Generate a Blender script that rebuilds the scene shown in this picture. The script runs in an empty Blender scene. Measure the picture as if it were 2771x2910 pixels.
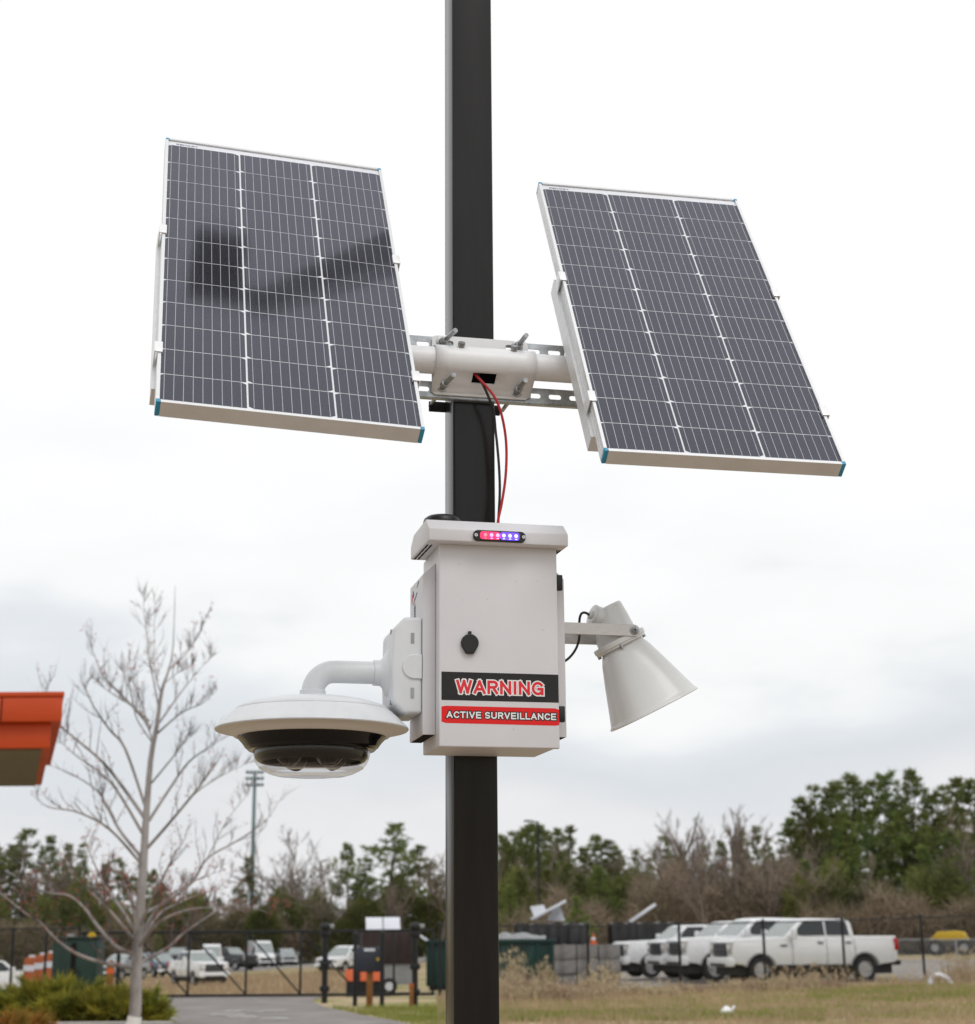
import bpy, bmesh, math, random
import numpy as np
from mathutils import Vector, Matrix
R = math.radians
S = bpy.context.scene
C = S.collection

# ------------------------------------------------------------------ camera
FPX, PITCH, ROLL, EYE = 4711.0, R(14.33), R(0.416), 1.65      # pixels of the 2771 x 2910 photograph
cam = bpy.data.cameras.new('camera')
cam.sensor_fit = 'HORIZONTAL'; cam.sensor_width = 36.0
cam.lens = 36.0 * FPX / 2771.0
cam.clip_start = 0.05; cam.clip_end = 4000
cam.dof.use_dof = True; cam.dof.focus_distance = 3.95; cam.dof.aperture_fstop = 6.6
camo = bpy.data.objects.new('camera', cam); C.objects.link(camo)
camo.matrix_world = (Matrix.Translation((0, 0, EYE)) @ Matrix.Rotation(R(90) + PITCH, 4, 'X')
                     @ Matrix.Rotation(-ROLL, 4, 'Z'))
S.camera = camo

# ------------------------------------------------------------------ overcast sky and sun
SUN_EL, SUN_AZ = R(52), R(150)           # azimuth clockwise from +Y
w = bpy.data.worlds.new('World'); S.world = w; w.use_nodes = True
nt = w.node_tree; nt.nodes.clear()
def wn(t, **k):
    n = nt.nodes.new(t)
    for a, b in k.items(): setattr(n, a, b)
    return n
out = wn('ShaderNodeOutputWorld'); bg = wn('ShaderNodeBackground'); bg.inputs['Strength'].default_value = 0.1
sky = wn('ShaderNodeTexSky', sky_type='NISHITA', sun_disc=False)
sky.sun_elevation = SUN_EL; sky.sun_rotation = SUN_AZ; sky.dust_density = 4.0
tc = wn('ShaderNodeTexCoord'); sep = wn('ShaderNodeSeparateXYZ')
nt.links.new(tc.outputs['Generated'], sep.inputs[0])
ramp = wn('ShaderNodeValToRGB')          # cloud layer, darker low bank above a paler horizon
el = ramp.color_ramp.elements
def lin(v): return ((v / 255.0 + 0.055) / 1.055) ** 2.4
def stop(e, c, p):
    e.position = p; e.color = (lin(c[0]), lin(c[1]), lin(c[2]), 1)
stop(el[0], (229, 230, 232), 0.0); stop(el[1], (254, 254, 255), 1.0)
for p, c in ((0.05, (234, 234, 236)), (0.085, (225, 227, 230)), (0.125, (218, 223, 228)), (0.165, (227, 231, 235)),
             (0.205, (247, 248, 248)), (0.27, (254, 254, 254))):
    stop(el.new(p), c, p)
mp = wn('ShaderNodeMapping'); mp.inputs['Scale'].default_value = (2.2, 2.2, 6.0); mp.inputs['Location'].default_value = (7.7, 3.1, 2.9)
nz = wn('ShaderNodeTexNoise'); nz.inputs['Scale'].default_value = 1.6; nz.inputs['Detail'].default_value = 5; nz.inputs['Roughness'].default_value = 0.5
nt.links.new(tc.outputs['Generated'], mp.inputs[0]); nt.links.new(mp.outputs[0], nz.inputs['Vector'])
m1 = wn('ShaderNodeMath', operation='MULTIPLY_ADD'); m1.inputs[1].default_value = 0.34; m1.inputs[2].default_value = -0.165
m2 = wn('ShaderNodeMath', operation='MULTIPLY_ADD', use_clamp=True)       # elevation shifted by the cloud noise
nt.links.new(nz.outputs['Fac'], m1.inputs[0])
m2.inputs[1].default_value = 1.0
nt.links.new(sep.outputs['Z'], m2.inputs[0]); nt.links.new(m1.outputs[0], m2.inputs[2])
nt.links.new(m2.outputs[0], ramp.inputs[0])
gain = wn('ShaderNodeVectorMath', operation='SCALE'); gain.inputs['Scale'].default_value = 10.6
nt.links.new(ramp.outputs[0], gain.inputs[0])
mx = wn('ShaderNodeMix', data_type='RGBA'); mx.inputs['Factor'].default_value = 0.95
nt.links.new(sky.outputs[0], mx.inputs['A']); nt.links.new(gain.outputs[0], mx.inputs['B'])
nt.links.new(mx.outputs['Result'], bg.inputs['Color']); nt.links.new(bg.outputs[0], out.inputs[0])
sl = bpy.data.lights.new('sun', 'SUN'); sl.energy = 0.9; sl.angle = R(25); sl.color = (1.0, 0.985, 0.965)
so = bpy.data.objects.new('sun', sl); C.objects.link(so)
sd = Vector((math.sin(SUN_AZ) * math.cos(SUN_EL), math.cos(SUN_AZ) * math.cos(SUN_EL), math.sin(SUN_EL)))
so.rotation_euler = sd.to_track_quat('Z', 'Y').to_euler(); so.location = sd * 60
S.view_settings.view_transform = 'Standard'; S.view_settings.look = 'None'
S.view_settings.exposure = 0.0; S.view_settings.gamma = 1.0; S.view_settings.use_curve_mapping = False

# ------------------------------------------------------------------ layout helpers
def ray(px, py):
    a, b = px - 1385.5, py - 1455.0
    cr, sr = math.cos(ROLL), math.sin(ROLL)
    x, y = (a * cr - b * sr) / FPX, (a * sr + b * cr) / FPX
    c, s = math.cos(PITCH), math.sin(PITCH)
    return Vector((x, c + y * s, s - y * c))
def at(px, py, Y):
    r = ray(px, py); return Vector((0, 0, EYE)) + r * (Y / r.y)
def sstep(a, b, v):
    t = min(1.0, max(0.0, (v - a) / (b - a))); return t * t * (3 - 2 * t)
def gz(x, y):                             # the land falls away gently behind the gate, to the left
    t = sstep(46, 64, y)
    z = t * max(-1.3, min(0.4, -0.30 + 0.045 * x))
    return z + 0.05 * math.sin(x * 0.31 + 1) * math.sin(y * 0.23) * sstep(8, 25, y)
def gp(px, Y):
    p = at(px, 2658, Y); return Vector((p.x, Y, gz(p.x, Y)))

# ------------------------------------------------------------------ materials
MATS = {}
def mat(name, col, rough=0.5, metal=0.0, spec=0.5, var=0.0, scale=8.0, col2=None, bump=0.0, bscale=60.0, coat=0.0,
        thr=(0.35, 0.65), rand=0.0, ior=1.5, stretch=None, leaf=0.0):
    m = bpy.data.materials.new(name); m.use_nodes = True; MATS[name] = m
    t = m.node_tree; b = t.nodes['Principled BSDF']
    b.inputs['Base Color'].default_value = (*col, 1); b.inputs['Roughness'].default_value = rough
    b.inputs['Metallic'].default_value = metal; b.inputs['Specular IOR Level'].default_value = spec
    b.inputs['IOR'].default_value = ior; b.inputs['Coat Weight'].default_value = coat; b.inputs['Coat Roughness'].default_value = 0.06
    tcn = t.nodes.new('ShaderNodeTexCoord'); src = tcn.outputs['Object']
    if stretch:
        mpn = t.nodes.new('ShaderNodeMapping'); mpn.inputs['Scale'].default_value = stretch
        t.links.new(src, mpn.inputs[0]); src = mpn.outputs[0]
    last = None
    if var or col2:
        n = t.nodes.new('ShaderNodeTexNoise'); n.inputs['Scale'].default_value = scale; n.inputs['Detail'].default_value = 6
        n.inputs['Roughness'].default_value = 0.6
        t.links.new(src, n.inputs['Vector'])
        r = t.nodes.new('ShaderNodeValToRGB')
        c2 = col2 if col2 else tuple(max(0, c * (1 - var)) for c in col)
        r.color_ramp.elements[0].position = thr[0]; r.color_ramp.elements[0].color = (*c2, 1)
        r.color_ramp.elements[1].position = thr[1]; r.color_ramp.elements[1].color = (*col, 1)
        t.links.new(n.outputs['Fac'], r.inputs[0]); last = r.outputs[0]
        rr = t.nodes.new('ShaderNodeMapRange'); rr.inputs['To Min'].default_value = min(1, rough * 1.25); rr.inputs['To Max'].default_value = rough * 0.85
        t.links.new(n.outputs['Fac'], rr.inputs['Value']); t.links.new(rr.outputs[0], b.inputs['Roughness'])
    if rand:
        oi = t.nodes.new('ShaderNodeObjectInfo'); h = t.nodes.new('ShaderNodeHueSaturation')
        mr = t.nodes.new('ShaderNodeMapRange'); mr.inputs['To Min'].default_value = 1 - rand; mr.inputs['To Max'].default_value = 1 + rand
        t.links.new(oi.outputs['Random'], mr.inputs['Value']); t.links.new(mr.outputs[0], h.inputs['Value'])
        mh = t.nodes.new('ShaderNodeMapRange'); mh.inputs['To Min'].default_value = 0.48; mh.inputs['To Max'].default_value = 0.52
        t.links.new(oi.outputs['Random'], mh.inputs['Value']); t.links.new(mh.outputs[0], h.inputs['Hue'])
        if last: t.links.new(last, h.inputs['Color'])
        else: h.inputs['Color'].default_value = (*col, 1)
        last = h.outputs[0]
    if last: t.links.new(last, b.inputs['Base Color'])
    if leaf:
        tl = t.nodes.new('ShaderNodeBsdfTranslucent'); mxs = t.nodes.new('ShaderNodeMixShader'); mxs.inputs[0].default_value = leaf
        if last: t.links.new(last, tl.inputs[0])
        else: tl.inputs[0].default_value = (*col, 1)
        t.links.new(b.outputs[0], mxs.inputs[1]); t.links.new(tl.outputs[0], mxs.inputs[2]); t.links.new(mxs.outputs[0], t.nodes['Material Output'].inputs[0])
    if bump:
        n2 = t.nodes.new('ShaderNodeTexNoise'); n2.inputs['Scale'].default_value = bscale; n2.inputs['Detail'].default_value = 4
        t.links.new(src, n2.inputs['Vector'])
        bp = t.nodes.new('ShaderNodeBump'); bp.inputs['Strength'].default_value = bump; bp.inputs['Distance'].default_value = 0.01
        t.links.new(n2.outputs['Fac'], bp.inputs['Height']); t.links.new(bp.outputs[0], b.inputs['Normal'])
    return m
def emit(name, col, st):
    m = mat(name, col, 0.3); b = m.node_tree.nodes['Principled BSDF']
    b.inputs['Emission Color'].default_value = (*col, 1); b.inputs['Emission Strength'].default_value = st
    return m
def pane(name, ior=1.5, rough=0.03, tint=(1, 1, 1), wav=0.0, coat_tint=(1, 1, 1)):
    """thin clear sheet: mirror reflection by Fresnel over straight see-through"""
    m = bpy.data.materials.new(name); m.use_nodes = True; t = m.node_tree; t.nodes.clear(); MATS[name] = m
    o = t.nodes.new('ShaderNodeOutputMaterial'); mix = t.nodes.new('ShaderNodeMixShader')
    tr = t.nodes.new('ShaderNodeBsdfTransparent'); tr.inputs[0].default_value = (*tint, 1)
    gl = t.nodes.new('ShaderNodeBsdfGlossy'); gl.inputs['Roughness'].default_value = rough; gl.inputs['Color'].default_value = (*coat_tint, 1)
    fr = t.nodes.new('ShaderNodeFresnel'); ge = t.nodes.new('ShaderNodeNewGeometry')      # same reflectance from both sides
    mi = t.nodes.new('ShaderNodeMapRange'); mi.inputs['To Min'].default_value = ior; mi.inputs['To Max'].default_value = 1 / ior
    t.links.new(ge.outputs['Backfacing'], mi.inputs['Value']); t.links.new(mi.outputs[0], fr.inputs['IOR'])
    t.links.new(fr.outputs[0], mix.inputs[0]); t.links.new(tr.outputs[0], mix.inputs[1]); t.links.new(gl.outputs[0], mix.inputs[2])
    t.links.new(mix.outputs[0], o.inputs[0])
    if wav:
        n = t.nodes.new('ShaderNodeTexNoise'); n.inputs['Scale'].default_value = 420
        tcn = t.nodes.new('ShaderNodeTexCoord'); t.links.new(tcn.outputs['Object'], n.inputs['Vector'])
        bp = t.nodes.new('ShaderNodeBump'); bp.inputs['Strength'].default_value = wav; bp.inputs['Distance'].default_value = 0.001
        t.links.new(n.outputs['Fac'], bp.inputs['Height']); t.links.new(bp.outputs[0], gl.inputs['Normal'])
    return m
mat('bronze', (0.0165, 0.0155, 0.0160), 0.20, 0, 0.5, scale=2.2, bump=0.02, bscale=220, col2=(0.0085, 0.0078, 0.0075), ior=1.35, stretch=(5, 5, .6))
mat('cabinet', (0.705, 0.70, 0.73), 0.42, 0, 0.4, var=0.05, scale=5, bump=0.06, bscale=420)
mat('bracket_paint', (0.71, 0.69, 0.68), 0.42, 0, 0.4, var=0.07, scale=9, bump=0.06, bscale=300)
mat('dome_white', (0.70, 0.725, 0.755), 0.36, 0, 0.45, var=0.08, scale=5, stretch=(3, 3, 1))
mat('dome_under', (0.74, 0.72, 0.68), 0.45, 0, 0.4)
mat('horn_white', (0.70, 0.715, 0.715), 0.28, 0, 0.5, var=0.05, scale=7, coat=0.1)
mat('mount_paint', (0.77, 0.77, 0.78), 0.38, 0, 0.45, var=0.10, scale=22, thr=(0.25, 0.45), bump=0.05, bscale=120)
mat('galvanized', (0.50, 0.53, 0.55), 0.38, 0.75, 0.5, var=0.35, scale=45)
mat('zinc', (0.42, 0.43, 0.44), 0.35, 0.85, 0.5, var=0.4, scale=90)
mat('stainless', (0.56, 0.53, 0.50), 0.33, 0.8, 0.5, var=0.15, scale=60, stretch=(1, 12, 12))
mat('aluminium', (0.78, 0.79, 0.80), 0.38, 0.45, 0.5, var=0.08, scale=14, stretch=(1, 8, 1))
mat('clip_metal', (0.84, 0.85, 0.86), 0.35, 0.3, 0.5)
mat('blue_cap', (0.03, 0.30, 0.50), 0.4)
mat('backsheet', (0.86, 0.87, 0.88), 0.6, 0, 0.2)
mat('cell', (0.0085, 0.0085, 0.015), 0.5, 0, 0.2, var=0.2, scale=30, rand=0.25)
mat('busbar', (0.50, 0.50, 0.56), 0.5, 0.2)
pane('solar_glass', 1.70, 0.07, (0.97, 0.97, 0.98), coat_tint=(0.84, 0.86, 1.0))
pane('dome_glass', 1.42, 0.015, (0.90, 0.90, 0.91))
mat('black_plastic', (0.013, 0.013, 0.014), 0.35, 0, 0.4, var=0.2, scale=40, bump=0.05, bscale=300)
mat('gloss_black', (0.006, 0.006, 0.007), 0.08, 0, 0.5, ior=1.38)
mat('lens_module', (0.009, 0.0085, 0.008), 0.3, 0, 0.35)
mat('sticker_black', (0.022, 0.020, 0.020), 0.5, 0, 0.3, var=0.2, scale=80)
mat('sticker_red', (0.72, 0.012, 0.012), 0.45, 0, 0.3)
mat('print_red', (0.72, 0.03, 0.045), 0.5, 0, 0.3)
mat('print_white', (0.84, 0.84, 0.84), 0.5, 0, 0.3)
mat('print_navy', (0.02, 0.03, 0.12), 0.5)
mat('cable_red', (0.45, 0.008, 0.012), 0.35)
mat('cable_black', (0.012, 0.012, 0.012), 0.4)
mat('dark_gap', (0.012, 0.012, 0.012), 0.9, 0, 0.1)
emit('led_red', (1.0, 0.10, 0.12), 3.2); emit('led_pink', (1.0, 0.22, 0.50), 3.2); emit('led_blue', (0.22, 0.28, 1.0), 5.0)
emit('led_bed_red', (0.90, 0.02, 0.12), 1.1); emit('led_bed_blue', (0.14, 0.05, 1.0), 1.3)
# ground and planting
mat('lawn', (0.42, 0.33, 0.21), 0.95, 0, 0.1, scale=0.40, col2=(0.22, 0.225, 0.07), thr=(0.38, 0.52), bump=0.5, bscale=9)
mat('asphalt', (0.26, 0.24, 0.225), 0.9, 0, 0.2, var=0.28, scale=0.9, bump=0.2, bscale=40)
mat('road_grey', (0.30, 0.285, 0.275), 0.9, 0, 0.2, var=0.15, scale=0.5)
mat('concrete', (0.42, 0.40, 0.37), 0.85, 0, 0.2, var=0.25, scale=3)
mat('bark', (0.33, 0.255, 0.185), 0.95, 0, 0.1, var=0.35, scale=9, bump=0.5, bscale=30)
mat('mulch', (0.10, 0.085, 0.075), 0.95, 0, 0.1, var=0.5, scale=6, bump=0.6, bscale=30)
mat('gravel', (0.36, 0.33, 0.30), 0.95, 0, 0.1, var=0.3, scale=2)
mat('road_paint', (0.5, 0.49, 0.47), 0.8, 0, 0.2, var=0.4, scale=5)
mat('dry_blade', (0.50, 0.38, 0.24), 0.8, 0, 0.1, scale=0.8, col2=(0.36, 0.26, 0.18), leaf=0.3)
mat('green_blade', (0.20, 0.25, 0.05), 0.8, 0, 0.1, scale=0.6, col2=(0.30, 0.29, 0.10), leaf=0.3)
mat('reed', (0.42, 0.33, 0.225), 0.8, 0, 0.1, rand=0.15)
mat('juniper', (0.36, 0.32, 0.04), 0.7, 0, 0.2, scale=2.6, col2=(0.085, 0.115, 0.02), rand=0.12, leaf=0.3)
mat('rust_shrub', (0.44, 0.17, 0.04), 0.8, 0, 0.1, scale=3, col2=(0.22, 0.17, 0.04))
mat('pine_needle', (0.215, 0.24, 0.07), 0.7, 0, 0.2, scale=0.35, col2=(0.09, 0.13, 0.045), rand=0.28, leaf=0.42, thr=(0.38, 0.62))
mat('yew', (0.17, 0.185, 0.055), 0.8, 0, 0.1, scale=0.25, col2=(0.065, 0.075, 0.032), leaf=0.35)
mat('brush', (0.27, 0.205, 0.155), 0.9, 0, 0.1, scale=0.25, col2=(0.15, 0.13, 0.085))
mat('bare_twig', (0.24, 0.195, 0.16), 0.9, 0, 0.1, scale=0.3, col2=(0.155, 0.125, 0.105), rand=0.2)
mat('pine_bark', (0.09, 0.065, 0.05), 0.9, 0, 0.1, var=0.4, scale=4)
mat('maple_bark', (0.36, 0.335, 0.325), 0.85, 0, 0.15, scale=2.6, col2=(0.13, 0.115, 0.11), thr=(0.34, 0.54), bump=0.4, bscale=25, stretch=(1, 1, 0.35))
mat('maple_twig', (0.16, 0.135, 0.13), 0.85, 0, 0.1, scale=3, col2=(0.11, 0.085, 0.085))
mat('bud', (0.36, 0.10, 0.065), 0.8)
mat('trunk_wrap', (0.75, 0.75, 0.75), 0.7)
# built things behind
mat('orange_metal', (0.52, 0.062, 0.012), 0.5, 0, 0.3, var=0.1, scale=2)
mat('soffit', (0.17, 0.145, 0.105), 0.6, 0.1, 0.3)
mat('black_metal', (0.014, 0.015, 0.016), 0.5, 0, 0.3, var=0.2, scale=10)
mat('grey_metal', (0.36, 0.37, 0.38), 0.5, 0.4, 0.4, var=0.2, scale=6)
mat('green_cabinet', (0.018, 0.040, 0.032), 0.55, 0, 0.3, var=0.2, scale=3)
mat('dumpster', (0.008, 0.050, 0.040), 0.55, 0, 0.3, col2=(0.006, 0.022, 0.020), scale=1.2)
mat('tarp', (0.022, 0.020, 0.021), 0.45, 0, 0.3, var=0.4, scale=2, bump=0.4, bscale=4)
mat('brown_box', (0.045, 0.028, 0.027), 0.6, 0, 0.3, var=0.3, scale=2)
mat('white_panel', (0.66, 0.68, 0.73), 0.5, 0, 0.4)
mat('orange_plastic', (0.60, 0.10, 0.014), 0.5)
mat('orange_worn', (0.42, 0.115, 0.04), 0.7, 0, 0.2, var=0.4, scale=5)
mat('brown_post', (0.25, 0.11, 0.035), 0.7, 0, 0.2, var=0.3, scale=6)
mat('navy_box', (0.022, 0.026, 0.040), 0.45)
mat('yellow_paint', (0.52, 0.34, 0.008), 0.5)
mat('teal_steel', (0.17, 0.24, 0.26), 0.5, 0.3)
mat('rubber', (0.012, 0.012, 0.012), 0.75)
mat('rim_metal', (0.55, 0.55, 0.56), 0.4, 0.4, var=0.3, scale=9)
mat('car_white', (0.78, 0.79, 0.80), 0.3, 0, 0.5, var=0.05, scale=1.5, coat=0.3)
mat('car_dark', (0.035, 0.037, 0.042), 0.3, 0, 0.5, coat=0.3)
mat('car_silver', (0.36, 0.38, 0.40), 0.32, 0.3, 0.5, coat=0.3)
mat('car_blue', (0.03, 0.05, 0.10), 0.3, 0, 0.5, coat=0.3)
mat('block_grey', (0.27, 0.26, 0.25), 0.9, 0, 0.1, scale=2.5, col2=(0.14, 0.135, 0.13), bump=0.3, bscale=12)
mat('screen_glass', (0.30, 0.34, 0.33), 0.12, 0, 0.6)  # pale base colour stands in for bright reflection on the screens
mat('car_glass', (0.012, 0.018, 0.022), 0.08, 0, 0.6)
mat('arch_grey', (0.30, 0.30, 0.31), 0.5)  # plain grey for the arch lips of the pickups
mat('grille_grey', (0.10, 0.105, 0.11), 0.4, 0.5)
mat('headlight', (0.45, 0.42, 0.40), 0.15)
mat('taillight', (0.45, 0.012, 0.012), 0.25)

# ------------------------------------------------------------------ mesh helpers
def link(name, me, m=None, parent=None, smooth=False):
    o = bpy.data.objects.new(name, me); C.objects.link(o)
    if m: me.materials.clear(); me.materials.append(MATS[m])
    if parent: o.parent = parent
    if smooth is True:
        for p in me.polygons: p.use_smooth = True
    elif smooth:
        me.shade_auto(smooth) if hasattr(me, 'shade_auto') else None
        for p in me.polygons: p.use_smooth = True
        me.set_sharp_from_angle(angle=R(smooth))
    return o
class MB:
    def __init__(s): s.v = []; s.f = []
    def add(s, vs, fs):
        b = len(s.v); s.v += [tuple(p) for p in vs]; s.f += [tuple(i + b for i in q) for q in fs]; return s
    def box(s, x0, x1, y0, y1, z0, z1, M=None):
        vs = [Vector((x, y, z)) for z in (z0, z1) for y in (y0, y1) for x in (x0, x1)]
        if M: vs = [M @ p for p in vs]
        return s.add(vs, [(0, 2, 3, 1), (4, 5, 7, 6), (0, 1, 5, 4), (2, 6, 7, 3), (0, 4, 6, 2), (1, 3, 7, 5)])
    def cyl(s, p0, p1, r0, r1=None, n=12, caps=True):
        r1 = r0 if r1 is None else r1
        p0, p1 = Vector(p0), Vector(p1); d = (p1 - p0).normalized()
        a = d.orthogonal().normalized(); b = d.cross(a); vs = []
        for p, r in ((p0, r0), (p1, r1)):
            for i in range(n):
                t = 2 * math.pi * i / n; vs.append(p + a * (r * math.cos(t)) + b * (r * math.sin(t)))
        fs = [(i, (i + 1) % n, n + (i + 1) % n, n + i) for i in range(n)]
        if caps: fs += [tuple(reversed(range(n))), tuple(range(n, 2 * n))]
        return s.add(vs, fs)
    def tube(s, pts, rad, n=8):
        pts = [Vector(p) for p in pts]; k = len(pts)
        rad = rad if isinstance(rad, (list, tuple)) else [rad] * k
        d0 = (pts[1] - pts[0]).normalized(); a = d0.orthogonal().normalized(); vs = []
        for i, p in enumerate(pts):
            d = (pts[min(i + 1, k - 1)] - pts[max(i - 1, 0)]).normalized()
            a = (a - d * a.dot(d)).normalized(); b = d.cross(a)
            for j in range(n):
                t = 2 * math.pi * j / n; vs.append(p + a * (rad[i] * math.cos(t)) + b * (rad[i] * math.sin(t)))
        fs = [(i * n + j, i * n + (j + 1) % n, (i + 1) * n + (j + 1) % n, (i + 1) * n + j) for i in range(k - 1) for j in range(n)]
        fs += [tuple(reversed(range(n))), tuple(range((k - 1) * n, k * n))]
        return s.add(vs, fs)
    def lathe(s, prof, n=48, M=None, sup=0.0):
        """profile of (radius, height) about z; sup > 0 squares the section off"""
        vs = []
        for r, z in prof:
            for i in range(n):
                t = 2 * math.pi * i / n; c, q = math.cos(t), math.sin(t)
                k = r / (abs(c) ** (2 + sup) + abs(q) ** (2 + sup)) ** (1 / (2 + sup)) if sup else r
                p = Vector((k * c, k * q, z)); vs.append(M @ p if M else p)
        m = len(prof)
        return s.add(vs, [(i * n + j, i * n + (j + 1) % n, (i + 1) * n + (j + 1) % n, (i + 1) * n + j) for i in range(m - 1) for j in range(n)])
    def prism(s, poly, a0, a1, axis='x', M=None):
        """polygon extruded along an axis: axis x -> poly is (y,z), y -> (x,z), z -> (x,y)"""
        n = len(poly); vs = []
        for a in (a0, a1):
            for p, q in poly:
                v = Vector((a, p, q) if axis == 'x' else (p, a, q) if axis == 'y' else (p, q, a)); vs.append(M @ v if M else v)
        fs = [(i, (i + 1) % n, n + (i + 1) % n, n + i) for i in range(n)] + [tuple(reversed(range(n))), tuple(range(n, 2 * n))]
        return s.add(vs, fs)
    def mesh(s, name, bevel=0.0, seg=2, ang=30):
        me = bpy.data.meshes.new(name); me.from_pydata(s.v, [], s.f)
        bm = bmesh.new(); bm.from_mesh(me); bmesh.ops.recalc_face_normals(bm, faces=bm.faces[:])
        if bevel:
            es = [e for e in bm.edges if len(e.link_faces) == 2 and e.calc_face_angle(0) > R(ang)]
            bmesh.ops.bevel(bm, geom=es, offset=bevel, segments=seg, affect='EDGES', clamp_overlap=True, profile=0.5)
        bm.to_mesh(me); bm.free(); return me
    def build(s, name, m, parent=None, bevel=0.0, seg=2, smooth=False, ang=30):
        if bevel and not smooth: smooth = 40
        return link(name, s.mesh(name, bevel, seg, ang), m, parent, smooth)
def curve_mesh(cu):
    o = bpy.data.objects.new('tmp', cu); C.objects.link(o)
    dg = bpy.context.evaluated_depsgraph_get(); me = bpy.data.meshes.new_from_object(o.evaluated_get(dg))
    bpy.data.objects.remove(o); return me
def poly_mesh(loops, depth, bevel=0.0):
    """flat polygon with holes, extruded to +-depth along z"""
    cu = bpy.data.curves.new('p', 'CURVE'); cu.dimensions = '2D'; cu.fill_mode = 'BOTH'
    cu.extrude = depth; cu.bevel_depth = bevel; cu.bevel_resolution = 2; cu.offset = -bevel
    for lp in loops:
        sp = cu.splines.new('POLY'); sp.points.add(len(lp) - 1); sp.use_cyclic_u = True
        for i, (x, y) in enumerate(lp): sp.points[i].co = (x, y, 0, 1)
    me = curve_mesh(cu); bpy.data.curves.remove(cu); return me
def arc(cx, cy, rx, ry, a0, a1, n=10):
    return [(cx + rx * math.cos(R(a0 + (a1 - a0) * i / n)), cy + ry * math.sin(R(a0 + (a1 - a0) * i / n))) for i in range(n + 1)]
GLYPH = {                                 # advance width, centre lines of the strokes, in a box one unit high
    'W': (1.12, [[(.10, .9), (.32, .1)], [(.32, .1), (.56, .9)], [(.56, .9), (.80, .1)], [(.80, .1), (1.02, .9)]]),
    'A': (.86, [[(.10, .1), (.43, .9)], [(.43, .9), (.76, .1)], [(.25, .34), (.61, .34)]]),
    'R': (.80, [[(.12, .1), (.12, .9)], [(.12, .9), (.44, .9)] + arc(.46, .70, .22, .20, 90, -90) + [(.12, .5)], [(.42, .5), (.68, .1)]]),
    'N': (.84, [[(.12, .1), (.12, .9)], [(.12, .9), (.72, .1)], [(.72, .1), (.72, .9)]]),
    'I': (.30, [[(.15, .1), (.15, .9)]]),
    'G': (.88, [arc(.45, .5, .34, .40, 40, 330, 18) + [(.76, .34), (.76, .46), (.50, .46)], [(.76, .46), (.76, .10)]]),
    'C': (.82, [arc(.45, .5, .34, .40, 40, 320, 18)]),
    'T': (.74, [[(.06, .9), (.68, .9)], [(.37, .9), (.37, .1)]]),
    'V': (.82, [[(.10, .9), (.41, .1)], [(.41, .1), (.72, .9)]]),
    'E': (.74, [[(.12, .1), (.12, .9)], [(.12, .9), (.66, .9)], [(.12, .51), (.62, .51)], [(.12, .1), (.67, .1)]]),
    'S': (.78, [arc(.39, .69, .26, .21, 25, 250, 12) + arc(.39, .30, .27, .20, 80, -150, 12)]),
    'U': (.84, [[(.12, .9), (.12, .36)] + arc(.42, .36, .30, .26, 180, 360, 12) + [(.72, .9)]]),
    'L': (.68, [[(.12, .9), (.12, .1)], [(.12, .1), (.62, .1)]]),
    'O': (.9, [arc(.45, .5, .34, .40, 0, 360, 20)]), 'Y': (.8, [[(.10, .9), (.40, .48)], [(.70, .9), (.40, .48)], [(.40, .48), (.40, .1)]]),
    ' ': (.30, [])}
def text_mesh(txt, x0, x1, y0, y1, wide=.20, space=.04):
    """block capitals drawn as flat strokes, fitted to a box; every stroke lies a hair above the last"""
    wsum = sum(GLYPH[c][0] + space for c in txt) - space; sx, sy = (x1 - x0) / wsum, (y1 - y0)
    vs = []; fs = []; X = 0.0; k = 0; hw = wide / 2 * sy
    for c in txt:
        adv, strokes = GLYPH[c]
        for st in strokes:
            p = [Vector((x0 + (X + a) * sx, y0 + b * sy)) for a, b in st]; n = len(p); z = 1.5e-6 * (k % 7); k += 1
            e0, e1 = (p[1] - p[0]).normalized(), (p[-1] - p[-2]).normalized()
            closed = (p[0] - p[-1]).length < 1e-6
            if not closed: p[0] = p[0] - e0 * hw * .98; p[-1] = p[-1] + e1 * hw * .98
            b0 = len(vs)
            for i in range(n):
                d0 = (p[i] - p[i - 1]).normalized() if i else (p[1] - p[0]).normalized()
                d1 = (p[i + 1] - p[i]).normalized() if i < n - 1 else d0
                m = d0 + d1; m = m.normalized() if m.length > 1e-6 else d0
                nn = Vector((-m.y, m.x)); q = min(1.5, 1 / max(.4, m.dot(d0))) * hw
                for sgn in (1, -1): vs.append((p[i].x + nn.x * q * sgn, p[i].y + nn.y * q * sgn, z))
            for i in range(n - 1): fs.append((b0 + 2 * i, b0 + 2 * i + 1, b0 + 2 * i + 3, b0 + 2 * i + 2))
        X += adv + space
    me = bpy.data.meshes.new('lettering'); me.from_pydata(vs, [], fs); return me
def tag(o, label, cat, group=None, kind=None):
    if label: o['label'] = label
    if cat: o['category'] = cat
    if group: o['group'] = group
    if kind: o['kind'] = kind
    return o
def thing(name, label, cat, loc=(0, 0, 0), rz=0.0, group=None, M=None):
    o = bpy.data.objects.new(name, None); C.objects.link(o); o.empty_display_size = 0.2
    if M is not None: o.matrix_world = M
    else: o.location = loc; o.rotation_euler = (0, 0, rz)
    return tag(o, label, cat, group)
def structure(o): o['kind'] = 'structure'; return o
def copy_tree(o, parent=None):
    c = o.copy(); C.objects.link(c)
    if parent: c.parent = parent
    for ch in list(o.children): copy_tree(ch, c)
    return c

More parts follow.
